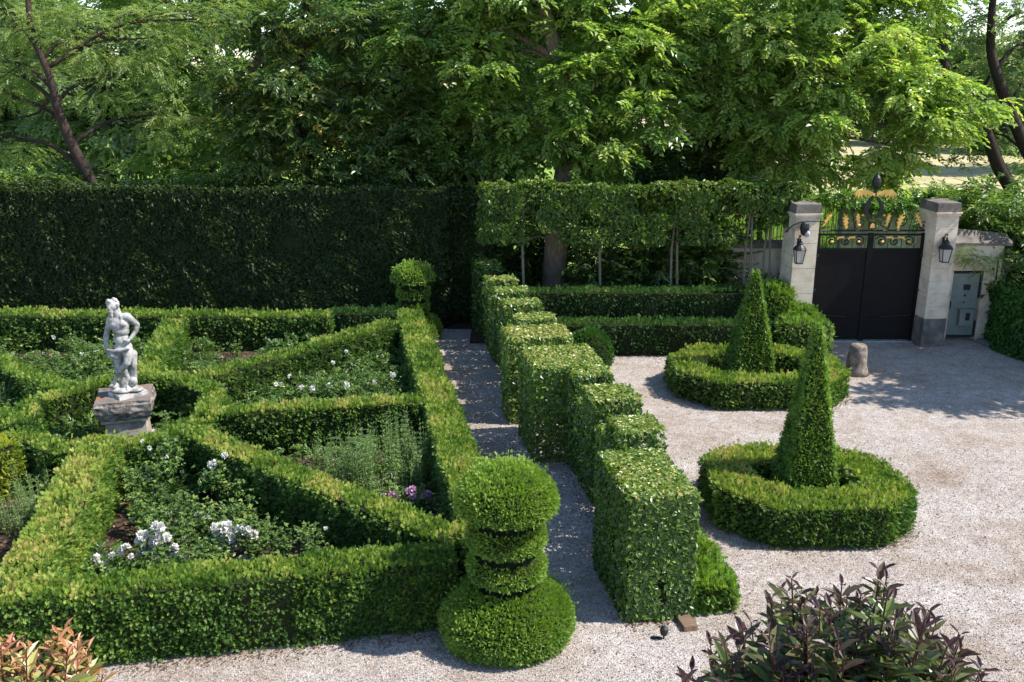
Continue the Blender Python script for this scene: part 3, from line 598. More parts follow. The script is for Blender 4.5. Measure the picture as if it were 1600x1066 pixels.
for sg in (-1, 1):
    lf_ = empty('gate_leaf', (0, 0, 0)); lf_.parent = gt
    p = MB().box((sg*hw/2, 0, .06+(zP-.06)/2), (hw-.02, .05, zP-.06))
    p.build('panel', M['gatepanel'], lf_)
    fr = MB()
    for x in (sg*.035, sg*(hw-.04)): fr.box((x, -.02, (zB+.05)/2), (.07, .07, zB-.02))
    for z in (.10, .62, zP-.03): fr.box((sg*hw/2, -.03, z), (hw-.145, .045, .06))
    fr.box((sg*hw/2, -.01, zB-.03), (hw-.145, .06, .045))
    fr.build('frame', M['gatepanel'], lf_)
    sc_ = MB()
    zc = (zP+zB)/2-.02
    for i, cx in enumerate((.28, .62, .98, 1.22)):
        if cx > hw-.15: continue
        sc_.tube(scroll(sg*cx, zc, .145, 1.5, 1 if i % 2 else -1, .4), .017, 5)
        sc_.tube(scroll(sg*cx, zc, .07, 1.2, -1 if i % 2 else 1, 2), .014, 5)
    for x in (.12, .45, .8, 1.12): 
        if x < hw-.1: sc_.tube([(sg*x, 0, zP), (sg*x, 0, zB-.04)], .009, 5)
    sc_.build('scrollwork', M['iron'], lf_)
    for cx, cz in ((.3, zc), (.98, zc)): MB().lathe((sg*cx, -.02, cz-.03), [(0, 0), (.035, .01), (.045, .03), (.03, .055), (0, .065)], 8).build('gilded_rosette', M['gold'], lf_)
    for cx in (.5, .78):
        MB().plate([(sg*cx+a*sg*.09, zB-.07-b*.1) for a, b in ((-1, 0), (-.3, .1), (.5, .1), (1, .6), (.8, 1), (.3, .6), (-.4, .5), (-1.2, .6))], -.03, .03).build('gilded_leaf', M['gold'], lf_)
    bar = MB().tube([(sg*.45, -.08, .68), (sg*1.2, -.09, .74)], .02, 6)
    bar.build('closer_arm', M['iron'], lf_)
    for z in (.5, 1.4, 2.3): MB().box((sg*(hw-.02), -.04, z), (.1, .09, .055)).build('hinge', M['iron'], lf_)
th = MB().box((0, 0, .012), (2*hw, .16, .025)); th.build('threshold', M['sill'], gt)
ovt = empty('overthrow', (0, 0, 0)); ovt.parent = gt
br = MB().tube([(-hw-.05, 0, zB+.07), (hw+.05, 0, zB+.07)], .028, 6)
zb = zB+.08
for sg in (-1, 1):
    br.tube(scroll(sg*.30, zb+.16, .15, 1.4, sg, -1.2), .013, 5); br.tube(scroll(sg*.75, zb+.20, .17, 1.5, -sg, -.8), .013, 5)
    br.tube(scroll(sg*1.27, zb+.12, .13, 1.5, sg, -1.0), .012, 5)
    br.tube([(sg*.95, 0, zb), (sg*1.0, 0, zb+.35), (sg*.86, 0, zb+.55), (sg*.72, 0, zb+.52)], .012, 5)
    br.tube([(sg*.42, 0, zb), (sg*.52, 0, zb+.45), (sg*.66, 0, zb+.72), (sg*.8, 0, zb+.68)], .012, 5)
    br.tube([(sg*1.05, 0, zb+.1), (sg*1.3, 0, zb+.02), (sg*1.4, 0, zb)], .012, 5)
br.build('scrollwork', M['iron'], ovt)
ly = MB()
for sg in (-1, 1):         # lyre-shaped heart of the crest
    P_ = [(sg*.07, zb+.30), (sg*.19, zb+.36), (sg*.25, zb+.5), (sg*.23, zb+.66), (sg*.12, zb+.80), (sg*.05, zb+.86), (sg*.05, zb+.78), (sg*.13, zb+.66), (sg*.15, zb+.52), (sg*.11, zb+.42), (sg*.05, zb+.37)]
    ly.plate(P_, -.02, .045)
ly.box((0, 0, zb+.12), (.17, .05, .18)).lathe((0, 0, zb+.84), [(0, 0), (.05, .02), (.03, .12), (.035, .2), (.10, .28), (.115, .38), (.09, .48), (.04, .55), (.012, .62), (0, .64)], 12)
ly.build('finial', M['iron'], ovt)
for sg in (-1, 1):
    wing = [(0.02, .0), (.14, .06), (.26, .10), (.40, .09), (.52, .0), (.50, -.10), (.47, -.02), (.43, -.14), (.40, -.04), (.34, -.12), (.32, -.02), (.24, -.09), (.22, -.01), (.13, -.07), (.1, -.03), (.02, -.08)]
    MB().plate([(sg*a, zb+.93+b) for a, b in wing], -.05, .07).build('gilded_leaf', M['gold'], ovt)
    aca = [(0, 0), (.03, .05), (.035, .13), (.09, .13), (.055, .19), (.13, .24), (.075, .27), (.15, .37), (.08, .345), (.09, .47), (.045, .38), (.0, .43), (.01, .33), (-.05, .33), (-.01, .25), (-.07, .20), (-.02, .16), (-.05, .06)]
    MB().plate([(sg*(.66+a*.85), zb+.03+b*.85) for a, b in aca], -.045, .06).build('gilded_leaf', M['gold'], ovt)
    MB().plate([(sg*(.36+a*.6), zb+.10+b*.75) for a, b in aca], -.045, .06).build('gilded_leaf', M['gold'], ovt)
    MB().plate([(sg*(1.24-a*.6-b*.3), zb+.10+b*.75) for a, b in aca], -.045, .06).build('gilded_leaf', M['gold'], ovt)
    MB().lathe((sg*.27, -.03, zb+.36), [(0, 0), (.03, .01), (.035, .03), (0, .055)], 8).build('gilded_rosette', M['gold'], ovt)
    MB().lathe((sg*.34, -.03, zb+.10), [(0, 0), (.04, .01), (.045, .04), (0, .07)], 8).build('gilded_rosette', M['gold'], ovt)
MB().plate([(-.06, zb+.06), (.06, zb+.06), (.05, zb+.14), (.02, zb+.18), (-.02, zb+.18), (-.05, zb+.14)], -.045, .02).build('gilded_mask', M['gold'], ovt)

def lantern(x, y, z, label, s=1.0):
    t = empty('wall_lantern', (x, y, z)); tag(t, label, 'lantern', 'black wall lanterns on the gate pillars')
    b = MB().box((0, .18, .1), (.05, .03, .3)).tube([(0, .17, .12), (0, .1, .34), (0, .02, .36), (0, 0, .3)], .014, 6)
    b.build('bracket', M['iron'], t)
    f = MB(); w, w2, h = .115*s, .075*s, .34*s
    for sx, sy in ((-1, -1), (1, -1), (1, 1), (-1, 1)): f.tube([(sx*w, sy*w, 0), (sx*w2, sy*w2, -h)], .011, 5)
    f.box((0, 0, -h), (w2*2+.02, w2*2+.02, .02)).box((0, 0, .0), (w*2+.03, w*2+.03, .02))
    f.build('frame', M['iron'], t)
    rf = MB().lathe((0, 0, .01), [(.17*s, 0), (.13*s, .06), (.07*s, .12), (.075*s, .15), (.05*s, .19), (.02, .22), (.025, .25), (0, .28)], 12); rf.build('roof', M['iron'], t)
    g = MB().poly([(sx*(w if z_ == 0 else w2)*.93, sy*(w if z_ == 0 else w2)*.93, z_) for z_ in (0, -h) for sx, sy in ((-1, -1), (1, -1), (1, 1), (-1, 1))], [(0, 1, 5, 4), (1, 2, 6, 5), (2, 3, 7, 6), (3, 0, 4, 7)])
    g.build('glass', M['glass'], t)
for px, py, lb in ((1249, 390, 'left lantern, black with pale glass, on the pillar beside the clipped trees'), (1477, 388, 'right lantern, black on a soot-stained pillar beside the small door')):
    x, z = Q(px, py, 22.93); lantern(x, 22.90, z, lb)
x, z = Q(1258, 352, 23.0)
fl = empty('floodlight', (x, 23.0, z)); tag(fl, 'small black floodlight on a scrolled arm high on the left pillar', 'light')
MB().tube([(-.45, .1, -.2), (-.3, 0, .0), (-.1, 0, .08), (.15, 0, .1), (.42, 0, .1)], .016, 6).tube([(p[0]+.42, 0, p[2]) for p in scroll(0, .04, .06, 1.2)], .01, 5).build('arm', M['iron'], fl)
MB().lathe((-.02, -.05, -.25), [(.04, 0), (.09, .05), (.12, .2), (.10, .3), (.05, .34)], 10).build('head', M['iron'], fl)
MB().lathe((.04, -.1, -.29), [(.0, 0), (.07, .02), (.075, .1), (.05, .16), (0, .17)], 10).build('lens', M['sill'], fl)

# side door and its wall
wy = 23.75
xa, _ = Q(1478, 520, wy); xb, _ = Q(1522, 520, wy); xc, _ = Q(1549, 520, wy); zd = Q(1500, 425, wy)[1]
wl = empty('door_wall', ((xa+xc)/2, wy, 0)); tag(wl, 'short pale stone wall with sloping coping around the small grey-green door', 'wall')
def wb(name, x0, x1, z0, z1, m, y0=0, dp=.45):
    MB().box(((x0+x1)/2-(xa+xc)/2, y0+dp/2, (z0+z1)/2), (x1-x0, dp, z1-z0)).build(name, m, wl)
wb('jamb', xa-.32, xa-.004, 0, zd+.02, M['limestone']); wb('jamb', xb+.03, xc, 0, zd+.02, M['limestone']); wb('lintel', xa-.25, xc, zd+.03, 2.52, M['limestone'])
wb('return_wall', xc+.004, xc+.25, 0, 2.5, M['limestone_dark'], .08, .7)
cpg = MB(); x0, x1 = xa-.3-(xa+xc)/2, xc+.16-(xa+xc)/2
cpg.poly([(x0, -.1, 2.53), (x1, -.1, 2.53), (x1, .55, 2.53), (x0, .55, 2.53), (x0, -.1, 2.6), (x1, -.1, 2.6), (x1, .55, 2.66), (x0, .55, 2.66), (x0, .22, 2.95), (x1-.05, .22, 2.8)],
         [(3, 2, 1, 0), (0, 1, 5, 4), (2, 3, 7, 6), (4, 5, 9, 8), (7, 8, 9, 6), (1, 2, 6, 9, 5), (3, 0, 4, 8, 7)])
cpg.build('coping', M['limestone_dark'], wl)
dr = empty('side_door', ((xa+xb)/2, wy, 0)); tag(dr, 'small grey-green metal door with a letter box, right of the gate', 'door')
dw = xb-xa
MB().box((0, .06, .08+(zd-.12)/2), (dw-.02, .05, zd-.12)).build('panel', M['greygreen'], dr)
fr = MB().box((0, .05, zd-.02), (dw, .08, .05)).box((dw/2-.02, .02, zd-.38), (.04, .06, .62)).box((dw/2-.02, .02, .32), (.04, .06, .4)).box((-dw/2+.015, .02, .95), (.03, .06, .2)).box((0, .02, .1), (dw-.05, .04, .05)); fr.build('strap_frame', M['hinge'], dr)
MB().box((.02, .0, 1.42), (.16, .03, .14)).build('grille', M['hinge'], dr)
MB().lathe((.0, .01, 1.18), [(0, 0), (.03, 0), (.03, .04), (0, .04)], 8).lathe((-.01, .01, 1.0), [(0, 0), (.02, 0), (.02, .03), (0, .03)], 8).build('knob', M['hinge'], dr)
lb_ = MB().box((.06, -.04, .62), (.36, .14, .4)).box((.06, -.06, .84), (.42, .2, .03)).build('letter_box', M['greygreen'], dr)
MB().box((.08, -.118, .66), (.11, .012, .2)).build('slot', M['hinge'], lb_)

# boundary wall left of the gate
bw = empty('boundary_wall', (6.75, 24.95, 0)); tag(bw, 'pale limestone wall behind the last pleached trees, left of the gate', 'wall')
MB().box((0, 0, 1.13), (2.0, .4, 2.26)).build('masonry', M['limestone'], bw); MB().box((0, 0, 2.33), (2.1, .52, .14)).build('coping', M['limestone_dark'], bw)
MB().box((.75, -.28, 1.13), (.22, .2, 2.2)).build('buttress', M['limestone_dark'], bw)

# road wall and railing beyond the gate
rw = MB(); x0, z0 = Q(1318, 326, 30); x1, _ = Q(1455, 330, 30)
rw.box(((x0+x1+6)/2, 30.2, 1.28), (x1-x0+6, .5, 2.56)); o = rw.build('roadside_wall', M['rubble']); tag(o, 'grey rubble wall across the lane, seen through the gate crest', 'wall')
rl = empty('railing', (9.0, 30.2, 0)); tag(rl, 'row of thin iron railings in front of the sunlit meadow, left of the gate crest', 'railing')
xr0, xr1 = Q(1150, 330, 30.2)[0]-9, x0-9
MB().tube([(xr0, 0, 2.62), (xr1, 0, 2.62)], .022, 5).tube([(xr0, 0, .9), (xr1, 0, .9)], .022, 5).build('rail', M['iron'], rl)
nb = 28
for i in range(nb):
    x = xr0+(xr1-xr0)*i/(nb-1); MB().tube([(x, 0, .55), (x, 0, 2.78), (x, 0, 2.9)], [.012, .012, .002], 5).build('bar', M['iron'], rl)
MB().box(((xr0+xr1)/2, 0, .28), (xr1-xr0, .35, .56)).build('base_wall', M['rubble'], rl)

# bollard, kerb, stone block, garden spotlight
bx, by = G(1337, 584); b_ = MB().lathe((bx, by, 0), [(.0, 0), (.29, 0), (.27, .1), (.235, .2), (.22, .4), (.20, .66), (.17, .71), (.0, .72)], 14, jit=.035); tag(b_.build('stone_bollard', M['bollard'], smooth=True), 'stubby tapered stone bollard standing alone on the gravel before the gate', 'bollard')
kb = MB(); kp = [G(1528, 536), G(1560, 545), G(1600, 560), G(1660, 585)]
for i in range(3):
    a, b2 = Vector(kp[i]), Vector(kp[i+1]); c = (a+b2)/2; d = b2-a; kb.box((c.x, c.y, .06), (d.length, .18, .12), math.atan2(d.y, d.x))
tag(kb.build('kerb', M['kerb']), 'low curved stone kerb on the right, below the dark hedge', 'kerb')
sx, sy = G(1081, 985); tag(MB().box((sx-.05, sy+.14, .035), (.19, .34, .07), R(12), top=.95).build('stone_block', M['wood']), 'small brown edging block between the nearest hornbeam and the yew edging', 'block')
sx, sy = G(1037, 998); sp_ = empty('garden_spotlight', (sx, sy, 0)); tag(sp_, 'small dark ground spotlight on the gravel before the nearest hornbeam block', 'light')
MB().tube([(0, 0, 0), (0, .02, .1)], .012, 6).box((-.09, 0, .01), (.14, .03, .01)).build('spike', M['iron'], sp_)
MB().lathe((0, 0, .05), [(0, 0), (.04, .01), (.055, .06), (.05, .1), (.02, .13), (0, .135)], 12).build('head', M['iron'], sp_)

# =================================================================== PEDESTAL AND STATUE
pc = L(CX+.10, CY+.0); PZ = 1.17
pd = empty('stone_pedestal', (pc[0], pc[1], 0), R(17)); tag(pd, 'weathered stone pedestal with a rough dark cap, under the statue', 'pedestal')
MB().box((0, 0, .12), (.92, .92, .24)).box((0, 0, .5), (.74, .74, .5), top=.92).box((0, 0, .765), (.8, .8, .05)).build('shaft', M['pedestal'], pd)
bm = bmesh.new(); bmesh.ops.create_cube(bm, size=1); bmesh.ops.scale(bm, vec=(.98, .94, .38), verts=bm.verts); bmesh.ops.subdivide_edges(bm, edges=bm.edges[:], cuts=15, use_grid_fill=True)
for v in bm.verts:
    q = v.co; f = (q.z+.19)/.38; k = .84+.16*min(1, f*2.2); q.x *= k; q.y *= k
    if f > .85: q.x *= .965; q.y *= .965
    j = vnoise(np.array([[q.x*6+20, q.y*6+20, q.z*6+20]]))[0]-.5; j2 = vnoise(np.array([[q.x*17+20, q.y*17+20, q.z*17+20]]))[0]-.5
    v.co += Vector((q.x, q.y, q.z*.6)).normalized()*(j*.06+j2*.035)
me = bpy.data.meshes.new('cap'); bm.normal_update()
for f in bm.faces: f.material_index = 1 if f.normal.z > .8 else 0
bm.to_mesh(me); bm.free(); me.materials.append(M['cap']); me.materials.append(M['lichen']); cp = bpy.data.objects.new('cap', me); COL.objects.link(cp); cp.parent = pd; cp.location = (0, 0, .965)

st = empty('statue', (pc[0]+.06, pc[1]-.05, PZ-.03), R(4)); tag(st, 'pale marble statue of a bearded nude man, one hand on hip, on the pedestal', 'statue')
def cap_chain(bm, pts):       # overlapping balls and cones -> fused by the voxel remesh
    for (p, r) in pts: 
        bmesh.ops.create_icosphere(bm, subdivisions=2, radius=r, matrix=Matrix.Translation(p))
    for (p, r), (q, s) in zip(pts, pts[1:]):
        p, q = Vector(p), Vector(q); d = q-p
        if d.length < 1e-4: continue
        mt = Matrix.Translation((p+q)/2) @ d.to_track_quat('Z', 'Y').to_matrix().to_4x4()
        bmesh.ops.create_cone(bm, cap_ends=True, segments=14, radius1=r, radius2=s, depth=d.length, matrix=mt)
def ell(bm, c, r, rot=(0, 0, 0)):
    from mathutils import Euler
    bmesh.ops.create_icosphere(bm, subdivisions=3, radius=1, matrix=Matrix.Translation(c) @ Euler(rot).to_matrix().to_4x4() @ Matrix.Diagonal((r[0], r[1], r[2], 1)))
K = 1.62/572
def s3(px, py, y=0): return ((px-250)*K*.93, y*.92, (662-py)*K*1.08+.13)
bm = bmesh.new()
# trunk of the body: chest, belly, hips
ell(bm, s3(263, 262, 0), (.175, .125, .17), (0, .08, 0)); ell(bm, s3(268, 300, 0), (.15, .12, .112)); ell(bm, s3(262, 345, -.01), (.135, .105, .13)); ell(bm, s3(268, 400, 0), (.165, .12, .12), (0, -.12, 0))
ell(bm, s3(240, 258, -.085), (.075, .05, .06)); ell(bm, s3(292, 252, -.085), (.075, .05, .06)); ell(bm, s3(258, 352, -.07), (.09, .06, .10))
cap_chain(bm, [(s3(212, 228, 0), .078), (s3(262, 222, 0), .075), (s3(316, 214, 0), .078)])
cap_chain(bm, [(s3(260, 225, 0), .065), (s3(246, 175, -.03), .058)])
# head: skull, face, brow, nose, beard, hair curls
ell(bm, s3(236, 140, -.05), (.085, .10, .115), (.25, -.15, 0)); ell(bm, s3(229, 152, -.10), (.06, .055, .075), (.3, 0, 0)); ell(bm, s3(227, 150, -.16), (.014, .025, .03), (.3, 0, 0))
ell(bm, s3(229, 139, -.148), (.05, .02, .012)); ell(bm, s3(228, 174, -.12), (.045, .05, .05)); ell(bm, s3(230, 162, -.152), (.024, .012, .007))
for i in range(34):
    a = random.uniform(0, 6.28); h = random.uniform(-.35, 1); rr_ = math.sqrt(max(0, 1-h*h)); cx_, cy_ = .092*rr_*math.cos(a), .10*rr_*math.sin(a)
    if cy_ < -.045 and h < .55: continue
    c0 = s3(238, 136, -.045); ell(bm, (c0[0]+cx_, c0[1]+cy_, c0[2]+h*.115), (.03, .03, .026))
cap_chain(bm, [(s3(258, 158, .01), .045), (s3(272, 186, -.0), .032), (s3(284, 212, -.07), .022), (s3(290, 236, -.11), .014)])
cap_chain(bm, [(s3(226, 172, -.12), .04), (s3(232, 196, -.13), .03), (s3(236, 210, -.13), .015)])
# arm hanging at picture left, hand resting on the cloth
cap_chain(bm, [(s3(207, 232, 0), .075), (s3(190, 270, .01), .06), (s3(170, 315, .0), .05), (s3(163, 340, -.01), .052), (s3(162, 390, -.03), .042), (s3(168, 415, -.05), .03)])
ell(bm, s3(172, 432, -.06), (.035, .03, .05)); 
for i in range(4): cap_chain(bm, [(s3(165+i*6, 440, -.07-.008*i), .011), (s3(169+i*6, 458, -.085-.006*i), .009)])
cap_chain(bm, [(s3(182, 425, -.08), .012), (s3(192, 436, -.10), .010)])
# arm bent at picture right, hand on the hip
cap_chain(bm, [(s3(320, 216, 0), .078), (s3(346, 240, .03), .062), (s3(374, 268, .05), .050), (s3(366, 300, .01), .048), (s3(340, 336, -.07), .036), (s3(326, 348, -.10), .030)])
ell(bm, s3(316, 352, -.12), (.045, .03, .035))
for i in range(4): cap_chain(bm, [(s3(310, 345+i*6, -.13), .011), (s3(294, 349+i*6, -.125), .009)])
cap_chain(bm, [(s3(322, 358, -.13), .012), (s3(312, 374, -.13), .010)])
# standing leg (behind) and crossing leg (in front)
cap_chain(bm, [(s3(232, 410, .02), .095), (s3(224, 460, .03), .088), (s3(232, 515, .03), .066), (s3(250, 545, .03), .06), (s3(268, 590, .03), .052), (s3(276, 630, .02), .035), (s3(276, 645, -.02), .036), (s3(278, 652, -.12), .026)])
cap_chain(bm, [(s3(295, 412, -.02), .10), (s3(303, 450, -.08), .088), (s3(300, 485, -.14), .066), (s3(268, 515, -.13), .058), (s3(232, 555, -.10), .052), (s3(200, 592, -.08), .036), (s3(186, 610, -.09), .034), (s3(170, 626, -.17), .026)])
# drapery across the hips and falling behind, tree stump and rocks
cap_chain(bm, [(s3(176, 408, -.09), .028), (s3(215, 414, -.13), .036), (s3(262, 408, -.15), .036), (s3(318, 396, -.14), .034)])
cap_chain(bm, [(s3(186, 420, -.08), .04), (s3(205, 440, -.12), .05), (s3(235, 452, -.13), .035)])
for i in range(5): cap_chain(bm, [(s3(312+i*4, 404+i*9, .02+.02*i), .03), (s3(320+i*3, 450, .03+.02*i), .038), (s3(308+i*4, 530, .05), .038), (s3(296+i*5, 600, .05), .042)])
for i in range(3): cap_chain(bm, [(s3(196-i*5, 430, .06), .045), (s3(190+i*4, 490, .07), .045), (s3(205+i*4, 560, .06), .05)])
cap_chain(bm, [(s3(250, 640, .06), .13), (s3(252, 590, .07), .09), (s3(258, 540, .08), .07)])
ell(bm, s3(306, 618, .02), (.075, .08, .09)); ell(bm, s3(180, 640, .0), (.10, .12, .07)); ell(bm, s3(236, 664, -.05), (.20, .14, .045)); ell(bm, s3(315, 664, .0), (.15, .14, .04)); ell(bm, s3(252, 630, -.0), (.06, .06, .08))
me = bpy.data.meshes.new('figure'); bm.to_mesh(me); bm.free(); fig = bpy.data.objects.new('figure', me); COL.objects.link(fig)
rm = fig.modifiers.new('r', 'REMESH'); rm.mode = 'VOXEL'; rm.voxel_size = .011; rm.use_smooth_shade = True
sm = fig.modifiers.new('s', 'SMOOTH'); sm.factor = .5; sm.iterations = 3
dg = bpy.context.evaluated_depsgraph_get(); me2 = bpy.data.meshes.new_from_object(fig.evaluated_get(dg)); fig.modifiers.clear(); fig.data = me2
me2.materials.clear(); me2.materials.append(M['marble']); fig.parent = st
bs = MB().poly([(-.33, -.02, 0), (-.02, -.32, 0), (.40, .02, 0), (.10, .32, 0), (-.31, -.02, .10), (-.02, -.29, .08), (.38, .02, .09), (.10, .29, .12)], [(3, 2, 1, 0), (4, 5, 6, 7), (0, 1, 5, 4), (1, 2, 6, 5), (2, 3, 7, 6), (3, 0, 4, 7)])
bs.build('base_slab', M['marble'], st)

# =================================================================== TREES
def smooth_path(pts, k=5):
    P = [Vector(p[:3]) for p in pts]; Rr = [p[3] for p in pts]; o = []; rr = []
    for i in range(len(P)-1):
        p0, p1, p2, p3 = P[max(i-1, 0)], P[i], P[i+1], P[min(i+2, len(P)-1)]
        for j in range(k):
            t = j/k; o.append(.5*((2*p1)+(-p0+p2)*t+(2*p0-5*p1+4*p2-p3)*t*t+(-p0+3*p1-3*p2+p3)*t*t*t)); rr.append(Rr[i]*(1-t)+Rr[i+1]*t)
    o.append(P[-1]); rr.append(Rr[-1]); return o, rr
def crown_into(mb, blobs, twigs, tl, base=.45, sub=26, per=26, mat=0, droop=.25, flat=.35):
    for (c, r) in blobs:
        c = np.array(c); r = np.array(r); vol = (r[0]*r[1]*r[2])**(1/3)
        ns = int(sub*(vol/1.4)**1.7)+3
        u = nrmz(rng.normal(0, 1, (ns, 3))); u[:, 1] -= .15
        rad = rng.uniform(.35, 1.05, ns)
        sc_ = c+u*r*rad[:, None]
        n = ns*per; idx = np.repeat(np.arange(ns), per)
        a = rng.uniform(0, 2*np.pi, n); rr = np.sqrt(rng.random(n))*rng.uniform(.25, .6, ns)[idx]
        p = sc_[idx]+np.stack([np.cos(a)*rr, np.sin(a)*rr, rng.normal(0, .10, n)-droop*rr], 1)
        out_ = np.stack([np.cos(a), np.sin(a), np.full(n, -.15)], 1)+.6*nrmz(p-c)+rng.normal(0, .3, (n, 3))
        N = np.array([0, 0, 1.])+rng.normal(0, flat, (n, 3))
        rv = base+rng.normal(0, .16, n)+rng.normal(0, .10, ns)[idx]
        s = tl*rng.uniform(.65, 1.3, n)
        w = rng.integers(0, len(twigs), n)
        for k, T in enumerate(twigs):
            m_ = w == k
            if m_.any(): mb.quads(place(T, p[m_], out_[m_], N[m_], s[m_]), np.repeat(rv[m_], len(T))+rng.normal(0, .05, m_.sum()*len(T)), mat)
def tree(name, label, trunk, blobs, leaf, twigs=TW, tl=.42, bark='bark', group=None, cat='tree', base=.45, sub=26, per=26, limbs=True, extra=(), droop=.25):
    """trunk: list of (x,y,z,r); blobs: [((x,y,z),(rx,ry,rz))]"""
    t = empty(name, (trunk[0][0], trunk[0][1], 0)); tag(t, label, cat, group); o0 = (trunk[0][0], trunk[0][1], 0)
    mb = MB(); pts, rr = smooth_path(trunk); mb.tube(pts, rr, 10)
    for ex in extra: p2, r2 = smooth_path(ex); mb.tube(p2, r2, 8)
    if limbs:
        for (c, r) in blobs:
            c = Vector(c); j = min(range(len(pts)), key=lambda i: (pts[i]-c).length+max(0, pts[i].z-c.z+.6)*1.5+ (3 if pts[i].z < 1.5 else 0))
            s0 = pts[j]; d = c-s0; m1 = s0+d*.45+Vector((random.uniform(-.2, .2), random.uniform(-.2, .2), .12*d.length))
            rb_ = min(rr[j]*.6, .03+.022*d.length)
            q, qr = smooth_path([(*s0, rb_), (*m1, rb_*.65), (*c, rb_*.35), (*(c+d.normalized()*r[0]*.6+Vector((0, 0, -.2))), .008)]); mb.tube(q, qr, 6)
            for k in range(9):
                e = c+Vector((random.uniform(-1, 1)*r[0], random.uniform(-1, 1)*r[1], random.uniform(-1, .9)*r[2]))*.9; s1 = q[random.randint(5, len(q)-3)]
                m2 = (s1+e)/2+Vector((random.uniform(-.15, .15), random.uniform(-.15, .15), random.uniform(0, .3)))
                z, zr = smooth_path([(*s1, .018), (*m2, .012), (*e, .004)], 4); mb.tube(z, zr, 4, cap=False)
    mb.build('trunk', M[bark], t, smooth=True, loc=o0).location = (0, 0, 0)
    cb = MB(); crown_into(cb, blobs, twigs, tl, base, sub, per, droop=droop); o = cb.build('crown', M[leaf], t, loc=o0); o.location = (0, 0, 0)
    return t
def B(px, py, Y, r, rz=None, ry=None):
    x, z = Q(px, py, Y); return ((x, Y, z), (r, ry or r, rz or r*.8))
def TP(px, py, Y, r): x, z = Q(px, py, Y); return (x, Y, z, r)
# big central tree
xb_, _ = Q(866, 455, 26)
tree('broadleaf_tree', 'big central tree whose thick brown trunk rises behind the pleached row', [(xb_, 26, 0, .40), TP(866, 452, 26, .36), TP(872, 330, 26, .3), TP(884, 255, 26, .27), TP(888, 150, 26, .24), TP(862, 60, 26, .2), TP(848, -20, 26, .17), (1.2, 26.6, 10.8, .1), (1.4, 27, 12.5, .05)],
     [B(880, 40, 27, 1.5), B(760, 80, 26.6, 1.5), B(960, 90, 26.4, 1.5), B(830, 190, 26.2, 1.25), B(930, 205, 25.9, 1.2), B(1005, 170, 26, 1.1), B(700, 30, 27.4, 1.5), B(650, 130, 27.6, 1.2), B(745, 170, 26.6, 1.1),
      B(1030, 50, 27, 1.3), B(1060, 120, 26.8, .9), B(640, 50, 27, 1.0), B(800, 235, 26.3, .8), B(700, 215, 26.9, .8), B(900, 135, 25.6, 1.1), B(940, 250, 26.6, .6), B(800, -60, 27, 2), B(960, -60, 27, 2), B(880, -170, 28, 2.6), B(700, -120, 28.5, 2.2), B(1080, -120, 28.5, 2.2)], 'bright', tl=.46, base=.5, sub=24, per=21)
# bright tree over the gate
tree('broadleaf_tree', 'sunlit bright green tree whose branches arch over the gate', [(5.9, 28.5, 0, .22), (5.8, 28.5, 2.4, .18), (5.9, 28.3, 4.5, .15), (6.6, 28, 6.5, .12), (7.4, 27.7, 8.4, .09), (8.2, 27.4, 9.6, .05)],
     [B(1170, 40, 26.6, 1.4), B(1250, 90, 26, 1.3), B(1330, 60, 26, 1.4), B(1290, 160, 25.4, 1.1), B(1370, 140, 25.2, 1.1), B(1430, 120, 25.4, 1.0), B(1450, 190, 25, .85, .5), B(1495, 160, 25.2, .7, .4), B(1215, 180, 26, 1.0), B(1160, 130, 26.6, 1.1), B(1110, 90, 27, 1.0), B(1095, 30, 27.2, 1.2), B(1120, 170, 27, .7),
      B(1390, 225, 25.4, .7), B(1400, 30, 26.5, 1.2), B(1240, 250, 26.4, .8), B(1385, 275, 26.5, .45), B(1190, 240, 26.8, .8), B(1290, 235, 26.6, .7), B(1280, -50, 27, 2), B(1420, -70, 27.5, 1.8)], 'bright', tl=.44, base=.62, sub=27, per=22)
# dark understorey trees in the middle
GT = 'dark trees behind the hedges'
tree('evergreen_tree', 'dark glossy evergreen with dangling leaves left of the central tree', [(*(Q(478, 320, 27)[0], 27), 0, .16), TP(478, 250, 27, .14), TP(468, 140, 27, .12), TP(476, 40, 27, .1), TP(480, -60, 27, .05)],
     [B(400, 120, 26.8, 1.3), B(470, 190, 26.4, 1.2), B(540, 220, 26.4, 1.2), B(390, 215, 26.6, 1.1), B(560, 130, 26.8, 1.2), B(440, 40, 27.2, 1.3), B(545, 40, 27.4, 1.2), B(470, 110, 26.5, 1.0), B(510, 280, 26.4, .9), B(420, 275, 26.6, .8)], 'laurel', TWL, .42, 'bark_dark', GT, base=.5, sub=22, per=24)
tree('evergreen_tree', 'dark evergreen mass directly left of the central trunk, behind the tall hedge', [(*(Q(640, 320, 27)[0], 27), 0, .14), TP(640, 250, 27, .12), TP(630, 150, 27, .09), TP(640, 60, 27, .04)],
     [B(620, 260, 26.6, 1.1), B(700, 265, 26.6, 1.1), B(650, 200, 26.8, 1.2), B(750, 240, 27.2, 1.1), B(590, 190, 27, 1.0), B(720, 330, 26.8, 1.0), B(690, 400, 27.2, 1.1)], 'laurel', TWL, .40, 'bark_dark', GT, base=.42, sub=24, per=26)
